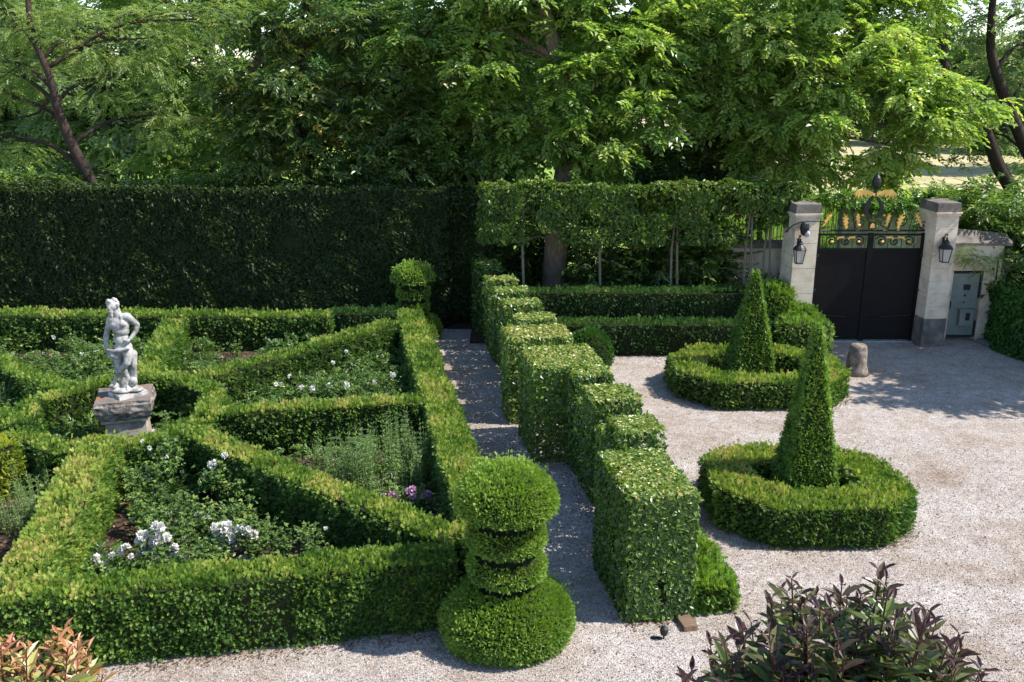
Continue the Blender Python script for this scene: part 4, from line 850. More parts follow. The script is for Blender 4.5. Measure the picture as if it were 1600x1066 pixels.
tree('evergreen_tree', 'dark shaded tree between the central trunk and the bright tree', [(*(Q(1090, 320, 29.5)[0], 29.5), 0, .16), TP(1085, 250, 29.5, .13), TP(1090, 150, 29.5, .1), TP(1100, 60, 29.5, .05)],
     [B(1080, 180, 29, 1.4), B(1130, 260, 28.6, 1.3), B(1020, 270, 28.8, 1.3), B(960, 290, 28.8, 1.2), B(1080, 90, 29.5, 1.4), B(1190, 290, 28, 1.0), B(1060, 330, 29.5, 1.2), B(1150, 190, 29, 1.2)], 'laurel', TWL, .42, 'bark_dark', GT, base=.35, sub=26, per=28)
# feathery left tree
tree('leaning_tree', 'slim tree with a bent dark trunk and feathery leaves at the far left', [(*(Q(160, 340, 27)[0], 27), 0, .2), TP(150, 320, 27, .18), TP(138, 275, 27, .17), TP(112, 225, 27, .15), TP(90, 170, 27, .13), TP(78, 120, 27, .1), TP(50, 50, 27.2, .09), TP(42, -20, 27.5, .07), TP(30, -100, 28, .04)],
     [B(30, 40, 28, 1.4), B(120, 60, 27.8, 1.4), B(30, 120, 28.2, 1.1), B(180, 120, 28, 1.2), B(230, 60, 28, 1.3), B(10, 220, 28.4, 1.0), B(240, 180, 28.4, 1.1), B(-40, 100, 28.4, 1.5), B(60, -60, 28.5, 2), B(310, 30, 28.6, 1.3)], 'feather', TWF, .42, 'bark_dark', base=.5, sub=18, per=20, extra=[[TP(112, 225, 28.5, .07), TP(80, 175, 28, .06), TP(20, 150, 28, .05), TP(-20, 120, 28, .03)], [TP(84, 140, 28.5, .06), TP(60, 175, 27.8, .04), TP(20, 185, 27.6, .02)]])
tree('leaning_tree', 'tall tree with thin branches against the sky, upper left beyond the hedge', [(*(Q(320, 300, 31)[0], 31), 0, .22), TP(330, 250, 31, .18), TP(370, 140, 31, .15), TP(410, 75, 31, .12), TP(350, 20, 31, .08), TP(320, -40, 31, .05)],
     [B(300, 110, 31, 1.5), B(340, 190, 30.6, 1.4), B(260, 250, 30.8, 1.2), B(380, -20, 32, 1.3), B(180, -20, 31.5, 1.3), B(320, 275, 29.6, 1.0)], 'mid', TW, .42, 'bark_dark', base=.4, sub=20, per=22, extra=[[TP(410, 75, 31, .08), TP(360, 40, 31, .05), TP(300, 25, 31, .03)]])
# low shrubs behind the tall hedge on the left
GS = 'shrubs behind the tall hedge'
def shrub(px, py, Y, r, rz, leaf, label, group=None, twigs=TW, tl=.36, base=.45, cat='shrub', sub=30, per=24, name='shrub'):
    b = B(px, py, Y, r, rz); c = b[0]
    bl = [b, ((c[0]-r*.55, Y+.1, c[2]-.25), (r*.6, r*.6, rz*.7)), ((c[0]+r*.55, Y+.1, c[2]-.2), (r*.6, r*.6, rz*.7))]
    return tree(name, label, [(c[0], Y, 0, .07), (c[0]+.05, Y, c[2]*.5, .05), (c[0], Y, c[2], .03)], bl, leaf, twigs, tl, 'bark_dark', group, cat, base, sub, per)
shrub(30, 290, 27.2, 1.2, .7, 'mid', 'bushy shrub showing over the tall hedge at the left edge', GS)
shrub(110, 285, 27.4, 1.0, .6, 'laurel', 'dark shrub at the foot of the bent slim trunk', GS)
shrub(560, 320, 27, 1.5, 1.0, 'laurel', 'dark laurel just over the tall hedge near its right part', GS, TWL, .4, .35)
shrub(330, 300, 27.2, .9, .5, 'ivy', 'light green shrub over the tall hedge, in sun, left of the glossy evergreen', GS, TW, .34, .5)
shrub(230, 305, 27.6, .9, .35, 'ivy', 'low yellow-green sunlit shrub just over the top of the tall hedge', GS, TW, .3, .6)
GU = 'dark shrubs under the pleached trees'
shrub(955, 420, 25.9, .95, 1.1, 'laurel', 'dark laurel under the pleached row, right of the big trunk', GU, TWL, .42, .45)
shrub(1020, 415, 25.5, 1.0, 1.1, 'laurel', 'glossy laurel under the middle of the pleached row', GU, TWL, .46, .5)
shrub(1095, 410, 25.3, .8, 1.1, 'laurel', 'laurel with drooping leaves, against the pale wall', GU, TWL, .46, .55)
shrub(830, 400, 27.6, 1.1, 1.3, 'laurel', 'deep shaded shrub directly behind the big trunk', GU, TWL, .42, .3)
shrub(765, 420, 26.8, 1.0, 1.2, 'laurel', 'very dark laurel left of the big trunk, under the pleached row', GU, TWL, .42, .3)
shrub(1155, 450, 24.3, .45, .35, 'laurel', 'small laurel with pale shiny leaves left of the rounded yew', GU, TWL, .42, .8)
shrub(1205, 440, 24.5, .5, .3, 'box', 'small green shrub at the foot of the pale wall, right of the last pleached trunks', GU, TW, .3, .4)
shrub(725, 300, 26.6, .9, 1.0, 'laurel', 'dark laurel filling the corner between the tall hedge and the pleached row', GU, TWL, .42, .4)
# right side
for (pp, lb) in (([(1590, 320), (1560, 260), (1540, 205), (1515, 168), (1480, 120), (1470, 40)], 'left one of two slanting dark trunks in the right background, sparse leaves'),
                 ([(1660, 330), (1610, 245), (1585, 190), (1562, 130), (1548, 75), (1552, -10)], 'right one of two slanting dark trunks in the right background, sparse leaves')):
    Y = 32; tr_ = [(Q(pp[0][0]+20, 360, Y)[0], Y, 0, .26)]+[TP(p[0], p[1], Y, .25-.028*i) for i, p in enumerate(pp)]
    k = 0 if 'left' in lb[:5] else 1
    bl = [[B(1440, 60, 33, 1.5), B(1500, 40, 33.2, 1.3), B(1470, 150, 33.4, 1.1), B(1560, 100, 34, 1.2), B(1510, 230, 33.6, .8), B(1440, -60, 33, 2)], [B(1600, 130, 33.4, 1.1), B(1640, 60, 33, 1.6), B(1560, 210, 34, .9), B(1600, 20, 33.4, 1.0), B(1540, -60, 33, 1.8), B(1620, 250, 33.5, .9)]][k]
    tree('slanting_tree', lb, tr_, bl, 'far', TW, .36, 'bark_dark', 'slanting trees in the right background', base=.5, sub=13, per=18)
shrub(1570, 340, 25.4, 1.6, 1.3, 'mid', 'large leafy shrub above the small door wall at the right edge', None, TWL, .42, .35, sub=34, per=26)
shrub(1520, 335, 26.2, .9, .6, 'ivy', 'sunlit climber-like shrub between the right pillar and the leafy shrub', None, TW, .32, .45)
shrub(1615, 420, 24.6, 1.3, 1.5, 'laurel', 'dark leafy shrub beside the small door, at the right edge', None, TWL, .4, .4, sub=34, per=26)
leafhedge('dark_hedge', [prism([G(1552, 547), G(1660, 587), (17, 24.6), (12.6, 24.3)], .02, 1.55, .12)], M['box'], 'dark clipped hedge behind the kerb at the right edge', dens=1900, size=.09, amp=.06, lump=.08, tip=.1, base=.3, core=.08)
# climbers
def climber(name, blobs, leaf, label, tl=.3, per=22, sub=40, stems=(), twigs=TW, base=.5, cat='climber'):
    mb = MB(); crown_into(mb, blobs, twigs, tl, base, sub, per)
    for s in stems: q, qr = smooth_path(s); mb.tube(q, qr, 5, 1)
    return tag(mb.build(name, [M[leaf], M['bark_dark']]), label, cat)
iv = [((x, 30.2, 2.85+.15*math.sin(x*2)), (.65, .45, .22)) for x in np.arange(x0_ if False else Q(1318, 326, 30)[0], 19, .8)]
climber('ivy', iv, 'ivy', 'bright ivy spilling over the top of the wall across the lane', .3, 22, 60, [[(12, 30.5, 0, .05), (12.1, 30.5, 1.5, .04), (12, 30.3, 2.6, .02)]])
vx = Q(1515, 400, 23.6)[0]
climber('wisteria', [((vx-.35, 23.55, 2.36), (.32, .18, .22)), ((vx+.1, 23.5, 2.3), (.3, .2, .22)), ((vx+.5, 23.5, 2.12), (.3, .2, .3)), ((vx+.72, 23.5, 1.9), (.12, .12, .3))], 'mid', 'climber hanging over the small door with a few pale flowers', .17, 18, 110,
        [[(vx+.78, 23.6, 0, .03), (vx+.75, 23.55, 1.2, .025), (vx+.7, 23.5, 2.2, .02)]], TWF, .5)
# background woodland: individual trees further away
GB = 'background trees beyond the meadow'
FLB = ['pale green', 'mid green', 'dark green']
bgt0 = [(-40, 48, 7.5, 0), (60, 55, 9, 1), (170, 46, 7, 0), (290, 52, 9, 1), (420, 44, 8, 2), (560, 50, 8.5, 1), (660, 44, 7, 0), (780, 48, 9, 2), (900, 52, 9, 1), (1030, 46, 8, 2), (1150, 54, 8.5, 1), (1270, 60, 8, 0), (1390, 78, 7, 2), (1500, 84, 7.5, 1), (1620, 72, 8, 0), (1690, 60, 9, 1)]
wh = ['at the far left edge', 'behind the bent slim trunk', 'left of the thin branches', 'behind the thin branches', 'behind the glossy evergreen', 'seen through the gap of sky at the top', 'left of the central tree', 'behind the left of the central crown', 'behind the central trunk', 'behind the dark shaded tree', 'left of the bright tree', 'behind the bright tree', 'beyond the straw field, left one', 'beyond the straw field, middle one', 'beyond the straw field, right one', 'at the far right edge']
bgt = [(a, b, c*(1.35 if b < 65 else 1.1), d) for a, b, c, d in bgt0]
for (px, Y, h, k), w in zip(bgt, wh):
    x = (px-800)/F_PX*(Y*C_+1); bl = []
    zb0 = 1.6 if Y < 65 else .8
    for i in range(12):
        a = random.uniform(0, 6.28); q = random.uniform(.2, 1)
        bl.append(((x+math.cos(a)*q*2.6, Y+math.sin(a)*q*2, zb0+.8+(h-zb0)*random.random()), (1.7, 1.5, 1.3)))
    if Y >= 65: bl = [(c, (r[0]*1.5, r[1]*1.3, r[2]*1.1)) for c, r in bl]
    tree('distant_tree', FLB[k]+' tree in the background '+w, [(x, Y, -.1, .3), (x+random.uniform(-.3, .3), Y, h*.4, .2), (x+random.uniform(-.5, .5), Y, h*.9, .06)], bl, ['far', 'mid', 'far_dark'][k], TW, .85, 'bark_dark', GB, base=.45, sub=9, per=17)
# trees out of the picture on the right whose crowns shade the gate court
tree('broadleaf_tree', 'tree standing off to the right that shades the gravel before the gate', [(19.5, 20.5, 0, .3), (19.3, 20.4, 3, .25), (18.8, 20.3, 6, .15), (18.6, 20.3, 8, .06)],
     [((16.6+random.uniform(-2.4, 3.4), 20.3+random.uniform(-1.6, 2.0), 6.6+random.uniform(-1.4, 1.8)), (1.2, .9, .8)) for i in range(24)], 'mid', TW, .5, 'bark', base=.45, sub=10, per=18)

# meadow grass seen through the railing and over the tall hedge
def grass(n, fx, label, hgt=(.3, .7)):
    mb = MB(); p = fx(n); p = np.concatenate([p, np.zeros((n, 1))], 1); p[:, 2] = 0
    a = rng.uniform(0, 6.28, n); X = np.stack([np.cos(a)*.3, np.sin(a)*.3, np.ones(n)], 1); N = np.stack([np.cos(a+1.5), np.sin(a+1.5), np.zeros(n)], 1)
    T = np.array([[[0, .035, 0], [.5, .03, .02], [1, 0, .12], [.5, -.03, .02]], [[0, .03, 0], [.45, .09, .0], [.85, .25, .0], [.4, .02, .0]], [[0, -.03, 0], [.4, -.02, .0], [.8, -.28, .0], [.45, -.09, .0]]], float)
    mb.quads(place(T, p, X, N, rng.uniform(*hgt, n)), rep(.5+rng.normal(0, .25, n), T)); return tag(mb.build('meadow_grass', M['grass']), label, 'grass', kind='stuff')
grass(26000, lambda n: np.stack([rng.uniform(5, 24, n), rng.uniform(30.7, 50, n)], 1), 'long sunlit meadow grass beyond the railing and the lane wall')
grass(14000, lambda n: np.stack([rng.uniform(-26, 0, n), rng.uniform(31, 46, n)], 1), 'long meadow grass glimpsed over the tall hedge on the left')

# =================================================================== BED PLANTING
GRS = 'white rose bushes in the beds'
def bloom(parent, c, r, mat='petal', n=22, name='flower'):
    mb = MB(); c = np.array(c); u = nrmz(rng.normal(0, 1, (n, 3))+np.array([0, -.2, .6]))
    rd = rng.normal(0, 1, (n, 3)); p = c+u*r*.25
    mb.quads(place(np.array([lf((0, 0, 0), (1, 0, 0), 1, .95, fold=.15)]), p, u+rd*.35, np.cross(u, rd), np.full(n, r)), rng.random(n))
    return mb.build(name, M[mat], parent)
def rose(px, py, z, wdt, hgt, flowers, label, dens=260, leaf='rose_leaf', fl='petal', fr=.055, name='rose_bush', group=GRS, cat='rose bush'):
    x, y = G(px, py, 0.06)
    t = empty(name, (x, y, 0)); tag(t, label, cat, group)
    st_ = MB(); tips = []
    for i in range(9):
        a = random.uniform(0, 6.28); q = random.uniform(.2, 1)*wdt; h = hgt*random.uniform(.6, 1.08)
        e = Vector((math.cos(a)*q, math.sin(a)*q, h)); m1 = Vector((e.x*.35, e.y*.35, h*.55)); tips.append((m1, e))
        pth, rr = smooth_path([(0, 0, 0, .010), (*m1, .007), (*e, .003)], 4); st_.tube(pth, rr, 5, cap=False)
    st_.build('stem', M['twig'], t)
    n = dens; k = rng.integers(0, len(tips), n); tt = rng.uniform(.15, 1, n)
    a_ = np.array([tips[i][0][:] for i in k]); b_ = np.array([tips[i][1][:] for i in k]); p = a_*(1-tt[:, None])+b_*tt[:, None]+rng.normal(0, .05+.05*wdt, (n, 3)); p[:, 2] = np.maximum(p[:, 2], .04)
    X = rng.normal(0, 1, (n, 3)); X[:, 2] *= .4; N = np.array([0, 0, 1.])+rng.normal(0, .45, (n, 3))
    T = np.concatenate([LEAF2, LEAF2*.8+np.array([-.15, 0, 0])]) ; 
    mb = MB(); T3 = np.array([lf((0, 0, 0), (.6, .8, 0), .8, .5), lf((0, 0, 0), (.6, -.8, 0), .8, .5), lf((.1, 0, 0), (1, 0, 0), 1, .55)])
    mb.quads(place(T3, p, X, N, .058*rng.uniform(.6, 1.3, n)), rep(.5+rng.normal(0, .22, n), T3)); mb.build('foliage', M[leaf], t)
    flowers = [g for f in flowers for g in ([f] + ([(f[0]+random.uniform(-7, 7), f[1]+random.uniform(-6, 6), f[2]*.85) for _ in range(2)] if len(f) > 2 and f[2] >= .05 and py > 800 else []))]
    for f in flowers:
        bx_, bz_ = Q(f[0], f[1], y+f[3] if len(f) > 3 else y); r = (f[2] if len(f) > 2 else fr)*1.12
        dy = f[3] if len(f) > 3 else 0
        bloom(t, (bx_-x, dy, max(.08, bz_)), r, fl)
    return t
# front bed (between the straight hedge and the diagonal): groups of blooms
rose(185, 905, 0, .30, .35, [(150, 876, .06), (163, 884, .055), (194, 856, .05), (176, 868, .045), (205, 870, .04)], 'low white rose at the left of the front bed, beside the bright green hedge', 260)
rose(232, 895, 0, .32, .45, [(222, 838, .075), (250, 826, .08), (246, 842, .075), (260, 840, .06), (230, 862, .07), (240, 868, .06), (217, 872, .06), (203, 886, .05)], 'white rose with the densest cluster of blooms, left of centre in the front bed', 300)
rose(312, 890, 0, .35, .4, [(308, 868, .055), (296, 872, .05), (273, 855, .05), (286, 870, .045), (270, 868, .04)], 'low white rose in the middle of the front bed', 260)
rose(352, 872, 0, .34, .5, [(340, 828, .08), (352, 826, .085), (362, 840, .095), (345, 848, .08), (370, 848, .07), (360, 858, .07), (335, 856, .06), (378, 830, .05)], 'white rose with one big bunch of blooms, right of centre in the front bed', 300)
rose(400, 875, 0, .3, .5, [(384, 832, .06), (396, 838, .055), (376, 878, .05), (387, 884, .045), (393, 872, .03), (414, 915, .06), (410, 909, .05)], 'white rose against the right part of the front hedge', 260)
rose(318, 838, 0, .34, .5, [(312, 806, .06), (320, 812, .055), (306, 818, .05), (325, 808, .04)], 'white rose behind the middle of the front bed', 260)
rose(250, 800, 0, .38, .95, [(234, 700, .035), (261, 714, .03), (232, 744, .035), (233, 752, .04)], 'tall airy rose with few blooms, back of the front bed', 380)
rose(345, 790, 0, .36, .85, [(331, 727, .065), (351, 712, .05), (320, 742, .035), (336, 723, .05)], 'tall rose with white blooms in front of the diagonal hedge', 330)
rose(300, 830, 0, .32, .7, [(277, 798, .03)], 'leafy rose between the tall ones and the bunch of blooms', 300)
rose(212, 780, 0, .28, .7, [], 'narrow rose bush without blooms behind the left end of the front bed', 240)
rose(418, 860, 0, .26, .55, [(418, 841, .035)], 'budding rose bush by the diagonal hedge, right end of the front bed', 220)
rose(488, 885, 0, .22, .75, [(484, 848, .045), (488, 853, .045), (509, 826, .03)], 'solitary rose with white blooms poking over the front hedge', 170)
# back right bed
rose(475, 640, 0, .4, .55, [(471, 606, .06), (488, 607, .06), (452, 588, .04), (441, 600, .035)], 'white rose directly behind the crossing hedge, left one', 300)
rose(540, 640, 0, .4, .6, [(541, 600, .06), (542, 606, .06), (515, 602, .05), (520, 567, .04)], 'white rose directly behind the crossing hedge, middle one', 320)
rose(600, 625, 0, .4, .6, [(613, 586, .065), (584, 601, .06), (627, 606, .05), (541, 549, .035), (585, 598, .05)], 'white rose nearest the path hedge in the back right bed', 320)
rose(560, 585, 0, .4, .6, [(598, 556, .03)], 'leafy rose in front of the slanting back hedge', 320)
rose(410, 630, 0, .4, .5, [(402, 602, .05), (431, 601, .04)], 'white rose near the pedestal in the back right bed', 280)
# back left beds and left
rose(120, 560, 0, .5, .6, [(68, 553, .05), (83, 527, .045)], 'rose behind the left diagonal hedge, left of the statue', 320)
rose(150, 590, 0, .45, .5, [(143, 582, .06), (161, 597, .05), (128, 553, .04)], 'rose with two white blooms just left of the statue', 300)
rose(60, 545, 0, .45, .55, [(36, 540, .03)], 'leafy rose at the back left of the knot garden', 280)
rose(320, 560, 0, .5, .6, [(348, 560, .03)], 'leafy rose in the bed behind the statue, right of the straight hedge', 300)
rose(480, 690, 0, .3, .65, [(478, 694, .03, 0)], 'blue-green leafy rose with a pink bud in the weedy bed', 320, fl='pinkpetal')
rose(420, 705, 0, .35, .7, [], 'leafy shrub rose at the left of the weedy bed', 300)
# pink phlox
rose(615, 790, 0, .22, .28, [(600, 776, .05), (612, 772, .055), (620, 778, .05), (606, 784, .045), (616, 786, .04)], 'pale pink flower clump in the weedy bed', 160, fl='pinkpetal', name='phlox', group='pink and mauve flowers by the path hedge', cat='flower')
rose(650, 800, 0, .25, .3, [(638, 768, .05), (645, 764, .05), (645, 776, .05), (652, 782, .045), (636, 788, .04), (643, 790, .045)], 'mauve flower clump beside the pale pink one', 160, fl='pinkpetal', name='phlox', group='pink and mauve flowers by the path hedge', cat='flower')
rose(672, 800, 0, .2, .32, [(668, 772, .055), (662, 776, .05), (670, 782, .045), (664, 806, .045), (668, 812, .04)], 'purple flower clump closest to the path hedge', 140, fl='pinkpetal', name='phlox', group='pink and mauve flowers by the path hedge', cat='flower')
rose(371, 572, 0, .2, .7, [(374, 565, .05), (380, 563, .045)], 'pink flowers behind the statue at the slanting hedge', 120, fl='pinkpetal', name='phlox', group='pink and mauve flowers by the path hedge', cat='flower')
# tall wispy plants
GW = 'tall wispy plants in the beds'
def wisp(px, py, wdt, hgt, n, label):
    x, y = G(px, py, .05); t = empty('wispy_plant', (x, y, 0)); tag(t, label, 'plant', GW); st_ = MB(); P_, X_, S_ = [], [], []
    for i in range(n):
        a = random.uniform(0, 6.28); q = math.sqrt(random.random())*wdt; h = hgt*random.uniform(.6, 1.1); bx_, by_ = math.cos(a)*q, math.sin(a)*q
        e = (bx_+random.uniform(-.08, .08), by_+random.uniform(-.08, .08), h); st_.tube([(bx_, by_, 0), ((bx_+e[0])/2+.01, (by_+e[1])/2, h*.5), e], [.009, .007, .003], 4, cap=False)
        for k in range(int(h/.09)):
            tt = (k+1)*.09/h; b0 = random.uniform(0, 6.28)
            for sg in range(3):
                P_.append((bx_*(1-tt)+e[0]*tt, by_*(1-tt)+e[1]*tt, h*tt)); X_.append((math.cos(b0+sg*2.1), math.sin(b0+sg*2.1), .45)); S_.append(random.uniform(.05, .11)*(1.15-.5*tt))
    st_.build('stem', M['weed'], t); mb = MB(); P_, X_ = np.array(P_), np.array(X_); T = np.array([lf((0, 0, 0), (1, 0, 0), 1, .2, fold=.1)])
    mb.quads(place(T, P_, X_, np.tile([0., 0, 1], (len(P_), 1))+rng.normal(0, .3, P_.shape), np.array(S_)), .5+rng.normal(0, .2, len(P_))); mb.build('foliage', M['weed'], t)
wisp(560, 750, .35, .95, 26, 'tall wispy green plant in the middle of the weedy bed')
wisp(610, 745, .35, 1.05, 30, 'tallest wispy green plant, in front of the crossing hedge')
wisp(640, 765, .28, 1.0, 20, 'wispy green plant near the path hedge in the weedy bed')
wisp(690, 830, .18, .6, 7, 'spiky little plant between the mauve flowers and the near topiary')
wisp(520, 735, .35, .7, 26, 'shorter wispy plant left in the weedy bed')
wisp(590, 775, .35, .5, 26, 'low wispy plant behind the pale pink flowers')
wisp(440, 680, .3, .75, 20, 'wispy plant at the left end of the crossing hedge')
wisp(90, 760, .3, .85, 20, 'wispy plant left of the bright green hedge')
wisp(30, 830, .35, .7, 30, 'wispy plant at the left edge behind the front hedge')
wisp(20, 640, .35, .8, 20, 'wispy plant at the left edge, level with the pedestal')
wisp(415, 600, .3, .7, 18, 'wispy plant in the back right bed near the statue')
wisp(230, 560, .3, .6, 14, 'wispy plant right behind the statue')
wisp(575, 765, .3, 1.15, 30, 'tall wispy plant just left of the tallest one')
wisp(625, 735, .25, 1.15, 24, 'tall wispy plant just right of the tallest one')
wisp(535, 760, .3, .9, 26, 'tall wispy plant over the diagonal hedge, left in the weedy bed')
wisp(655, 745, .2, 1.05, 16, 'tall wispy plant pressed against the path hedge')
wisp(60, 800, .35, .85, 26, 'wispy plant between the golden hedge and the bright green one')
wisp(330, 600, .3, .6, 18, 'wispy plant right of the statue, before the slanting back hedge')
rose(270, 765, 0, .35, .95, [(222, 690, .03), (284, 738, .03)], 'tall leafy rose with buds next to the straight bright hedge', 420)
rose(225, 840, 0, .32, .6, [(205, 812, .03)], 'leafy rose close beside the straight bright hedge, mid bed', 320)
rose(280, 860, 0, .34, .5, [(262, 858, .055), (290, 845, .05)], 'rose between the two big bunches of blooms', 320)
rose(380, 840, 0, .32, .65, [(368, 818, .05)], 'rose filling the space behind the biggest bunch of blooms', 340)
rose(440, 875, 0, .28, .5, [], 'leafy rose at the right corner of the front bed', 260)
rose(375, 800, 0, .3, .7, [], 'leafy rose in the shade of the diagonal hedge', 300)
rose(640, 650, 0, .3, .6, [], 'leafy rose in the corner by the path hedge, before the crossing hedge', 260)
rose(430, 590, 0, .4, .6, [(420, 575, .03)], 'leafy rose halfway along the slanting back hedge', 300)
rose(35, 600, 0, .4, .6, [], 'leafy rose at the left edge behind the left diagonal hedge', 280)
# ground cover and litter
def in_bed(n):
    u, v = rng.random(n), rng.random(n); a, b, c, d = [np.array(q) for q in cs]
    return (a*(1-u)[:, None]+b*u[:, None])*(1-v)[:, None]+(d*(1-u)[:, None]+c*u[:, None])*v[:, None]
n = 30000; p = in_bed(n); nn_ = vnoise(np.concatenate([p*1.1, np.zeros((n, 1))], 1)); front = p[:, 1] < 14.5
wc = np.array(G(585, 740)); weedy = np.hypot(p[:, 0]-wc[0], p[:, 1]-wc[1]) < 1.5
k = (nn_ > np.where(front, .58, .36)) & ~(weedy & (rng.random(n) < .75)); p = p[k]; n = len(p); p3 = np.concatenate([p, rng.uniform(.05, .42, (n, 1))*np.where(p[:, 1:2] < 14.5, .55, 1)], 1)
mb = MB(); X = rng.normal(0, 1, (n, 3)); X[:, 2] = np.abs(X[:, 2])*.6; mb.quads(place(TW[0], p3, X, np.array([0, 0, 1.])+rng.normal(0, .4, (n, 3)), rng.uniform(.12, .3, n)), rep(.35+rng.normal(0, .2, n), TW[0]))
tag(mb.build('ground_cover', M['rose_leaf']), 'low leafy growth covering the soil of the beds', 'ground cover', kind='stuff')
n = 9000; p = in_bed(n); q = np.concatenate([p, np.full((n, 1), .075)], 1); mb = MB()
mb.quads(place(LEAF, q, rng.normal(0, 1, (n, 3))*np.array([1, 1, .2]), np.array([0, 0, 1.])+rng.normal(0, .35, (n, 3)), rng.uniform(.03, .08, n)), rng.random(n))
n = 5200; p = np.stack([rng.uniform(-5, 13, n), rng.uniform(9.0, 24.5, n)], 1); lx = p[:, 0]*math.cos(A0)+p[:, 1]*math.sin(A0)
edge = (np.abs(lx-2.5) < .55) | (np.abs(lx-3.3) < .3) | (np.abs(lx-5.0) < .5) | (p[:, 1] > 21.5); k = (lx > 2.1) & (edge | (rng.random(n) < .22)); p = p[k]; n = len(p)
q = np.concatenate([p, np.full((n, 1), .012)], 1); mb.quads(place(LEAF, q, rng.normal(0, 1, (n, 3))*np.array([1, 1, .1]), np.array([0, 0, 1.])+rng.normal(0, .25, (n, 3)), rng.uniform(.018, .05, n)), rng.random(n))
tag(mb.build('leaf_litter', M['litter']), 'dry fallen leaves and bits scattered over soil and gravel', 'litter', kind='stuff')
def along(a, b, n, w):
    t_ = rng.random(n); a, b = np.array(a), np.array(b); d = (b-a)/np.linalg.norm(b-a); o = np.abs(rng.normal(0, w, n))
    return a+(b-a)*t_[:, None]+np.stack([d[1]*o, -d[0]*o], 1)
P_ = [along(L(-9.8, 10.5), L(1.2, 10.46), 1500, .12), along(L(3.45, 10.2), L(4.4, 10.15), 160, .08), along(L(3.9, 24), L(3.9, 11), 900, .1)]
P_.append(along(L(2.16, 11.2), L(2.15, 23.5), 1100, .10))
for rg in (ring1, ring2):
    for k in range(8): P_.append(along(rg[(k) % 8], rg[(k+1) % 8], 130, .09))
P_.append(along((1.0, 22.3), (6.8, 22.25), 500, .12)); p = np.concatenate(P_); n = len(p)
q = np.concatenate([p, np.full((n, 1), .014)], 1); mb = MB(); mb.quads(place(LEAF, q, rng.normal(0, 1, (n, 3))*np.array([1, 1, .1]), np.array([0, 0, 1.])+rng.normal(0, .3, (n, 3)), rng.uniform(.015, .045, n)), rng.random(n)*.8)
tag(mb.build('hedge_clippings', M['litter']), 'brown clippings and leaf bits gathered along the feet of the hedges', 'litter', kind='stuff')
# loose pebbles on the near gravel
n = 26000; p = np.stack([rng.uniform(-6, 9, n), 9.0+rng.random(n)**1.5*8, np.full(n, .006)], 1); lx = p[:, 0]*math.cos(A0)+p[:, 1]*math.sin(A0); ly_ = -p[:, 0]*math.sin(A0)+p[:, 1]*math.cos(A0)
k = (lx > 2.2) | (ly_ < 10.4); p = p[k]; n = len(p)
peb = np.array([[[-.5, -.4, 0], [.5, -.4, 0], [.35, -.25, .5], [-.3, -.25, .5]], [[.5, -.4, 0], [.45, .45, 0], [.3, .3, .5], [.35, -.25, .5]], [[.45, .45, 0], [-.5, .4, 0], [-.3, .3, .5], [.3, .3, .5]], [[-.5, .4, 0], [-.5, -.4, 0], [-.3, -.25, .5], [-.3, .3, .5]], [[-.3, -.25, .5], [.35, -.25, .5], [.3, .3, .5], [-.3, .3, .5]]], float)
M['pebble'] = leaf_mat('pebble', [(0, (.14, .12, .105)), (.5, (.34, .31, .29)), (1, (.56, .53, .51))], 0.0, .9, .2, 0)
a = rng.uniform(0, 6.28, n); mb = MB(); mb.quads(place(peb, p, np.stack([np.cos(a), np.sin(a), np.zeros(n)], 1), np.tile([0., 0, 1], (n, 1)), rng.uniform(.006, .018, n)), rep(rng.random(n), peb))
tag(mb.build('loose_gravel', M['pebble']), 'loose pebbles lying on the gravel surface', 'gravel', kind='stuff')

# =================================================================== FOREGROUND SHRUBS (close below the viewpoint)
def near_shrub(name, label, mat, shoots, D, base_xy, leafn=15, ll=.095, stem='redtwig', tone=0.):
    """shoots: (px,py,depth) tips; each shoot is an upright leafy stem"""
    t = empty(name, (base_xy[0], base_xy[1], 0)); tag(t, label, 'shrub'); sb = MB(); P_, X_, N_, SZ_, R_ = [], [], [], [], []
    bx_, by_ = base_xy
    for (px, py, dd) in shoots:
        u = (px-800)/F_PX; v = (533-py)/F_PX; tip = Vector((u*dd, dd*(C_+v*S_), CAM_H+dd*(-S_+v*C_)))
        root = Vector((bx_+(tip.x-bx_)*.25, by_+(tip.y-by_)*.25, max(.5, tip.z-1.9))); mid = Vector((tip.x*.7+root.x*.3, tip.y*.7+root.y*.3, tip.z-.55))
        pth, rr = smooth_path([(bx_, by_, 0, .03), (*root, .010), (*mid, .0055), (*tip, .003)], 7); sb.tube([(p[0]-bx_, p[1]-by_, p[2]) for p in pth], rr, 5, cap=False)
        a = random.uniform(0, 6.28); tone_ = random.uniform(-.12, .12)+tone
        for k in range(leafn):
            f = k/(leafn-1); q = tip.lerp(mid, min(1, f*.95)); a += 1.57+random.uniform(-.2, .2)
            for sg in (0, math.pi):
                P_.append(q); el = .95-.75*f; X_.append((math.cos(a+sg), math.sin(a+sg), el+random.uniform(-.25, .25))); N_.append((-math.cos(a+sg)*.4+random.uniform(-.3, .3), -math.sin(a+sg)*.4+random.uniform(-.3, .3), 1)); SZ_.append(ll*random.uniform(.6, 1.15)*(.55+.6*min(1, f*3))); R_.append(.08+1.5*min(f, .55)+random.gauss(0, .12)+tone_)
    sb.build('stem', M[stem], t)
    mb = MB(); P_ = np.array([tuple(p) for p in P_])-np.array([bx_, by_, 0]); T = LANCE
    mb.quads(place(T, P_, np.array(X_), np.array(N_), np.array(SZ_)), rep(np.array(R_), T)); mb.build('foliage', M[mat], t)
    return t
sh = []
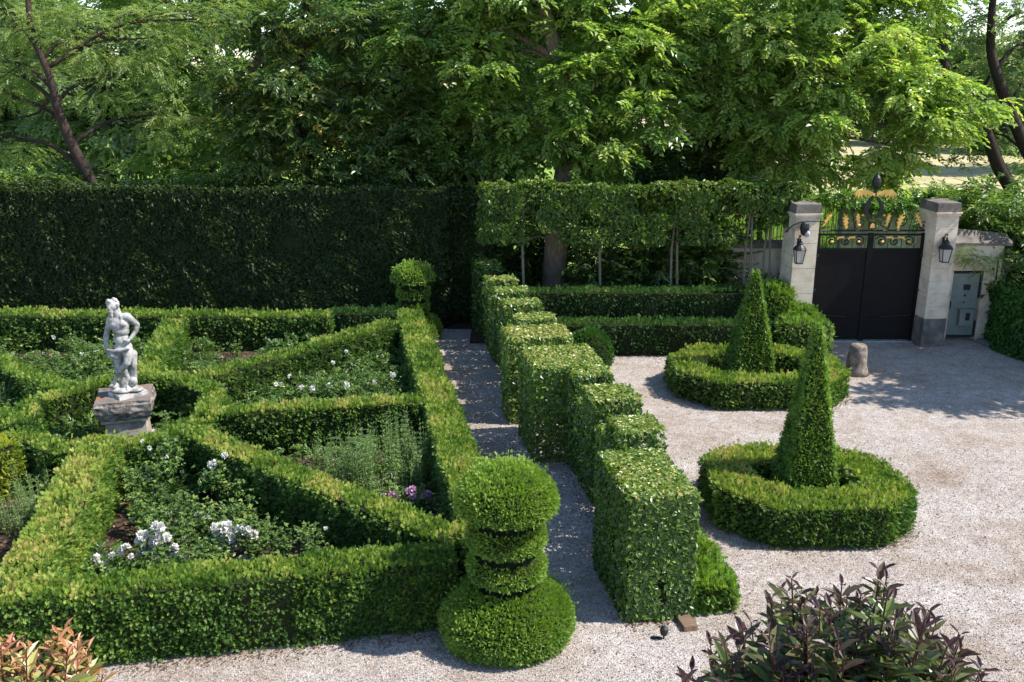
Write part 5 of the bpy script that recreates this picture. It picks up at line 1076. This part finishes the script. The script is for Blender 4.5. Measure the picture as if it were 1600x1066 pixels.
def top_y(px):     # outline of the purple shrub in the picture
    K_ = [(1065, 1050), (1110, 1010), (1160, 975), (1235, 905), (1270, 935), (1320, 915), (1375, 895), (1410, 935), (1450, 955), (1500, 990), (1535, 1045)]
    for (a, b), (c, d) in zip(K_, K_[1:]):
        if a <= px <= c: return b+(d-b)*(px-a)/(c-a)
    return 1050
for i in range(300):
    px = random.uniform(1070, 1535); f = random.random()**.8; py = top_y(px)+f*190+random.uniform(0, 15); sh.append((px, py, 4.2+random.uniform(-.45, .45)))
for px, py in ((1237, 905), (1375, 893), (1385, 905), (1315, 915), (1250, 930), (1205, 935), (1450, 958), (1500, 992), (1160, 985), (1110, 1010), (1080, 1050), (1275, 930), (1345, 930), (1535, 1050)): sh.append((px, py, 4.1))
near_shrub('purple_leaved_shrub', 'dark purple-leaved shrub at the bottom right, close to the viewer', 'purple', sh, 4.2, (1.45, 3.4), 11, .14)
sh = [(random.uniform(-80, 140), random.uniform(1000, 1180), 4.6+random.uniform(-.3, .3)) for i in range(110)]+[(100, 985, 4.6), (115, 995, 4.6), (90, 990, 4.55), (15, 1008, 4.5), (140, 1045, 4.7), (60, 1030, 4.5), (35, 1040, 4.6), (160, 1055, 4.7)]
near_shrub('red_tipped_shrub', 'red-tipped green shrub at the bottom left corner, close to the viewer', 'red', sh, 4.6, (-2.5, 3.6), 12, .125)

# =================================================================== LIGHT, SKY, CAMERA
az = R(-5); EL = R(50)
sv = Vector((math.cos(az)*math.cos(EL), math.sin(az)*math.cos(EL), math.sin(EL)))
sd = bpy.data.lights.new('sun', 'SUN'); sd.energy = 5.0; sd.angle = R(.5); sd.color = (1, .95, .87)
so = bpy.data.objects.new('sun', sd); COL.objects.link(so); so.rotation_euler = sv.to_track_quat('Z', 'Y').to_euler(); so.location = (10, 10, 30)
w = bpy.data.worlds.new('World'); sc.world = w; w.use_nodes = True; nt = w.node_tree
sky = nt.nodes.new('ShaderNodeTexSky'); sky.sky_type = 'NISHITA'; sky.sun_disc = False; sky.sun_elevation = EL; sky.sun_rotation = math.pi/2-az; sky.ozone_density = 2.5; sky.dust_density = .3; sky.altitude = 300
bg = nt.nodes['Background']; bg.inputs['Strength'].default_value = .15; nt.links.new(sky.outputs[0], bg.inputs['Color'])
cd = bpy.data.cameras.new('camera'); cam = bpy.data.objects.new('camera', cd); COL.objects.link(cam)
cam.location = (0, 0, CAM_H); cam.rotation_euler = (R(90)-PITCH, 0, 0); cd.sensor_width = 36; cd.lens = F_PX/1600*36; cd.clip_end = 9000; cd.clip_start = .1
sc.camera = cam
sc.view_settings.view_transform = 'Standard'; sc.view_settings.look = 'None'; sc.view_settings.exposure = .86; sc.view_settings.gamma = 1
tot = sum(len(o.data.polygons) for o in bpy.data.objects if o.type == 'MESH'); print('FACES', tot)
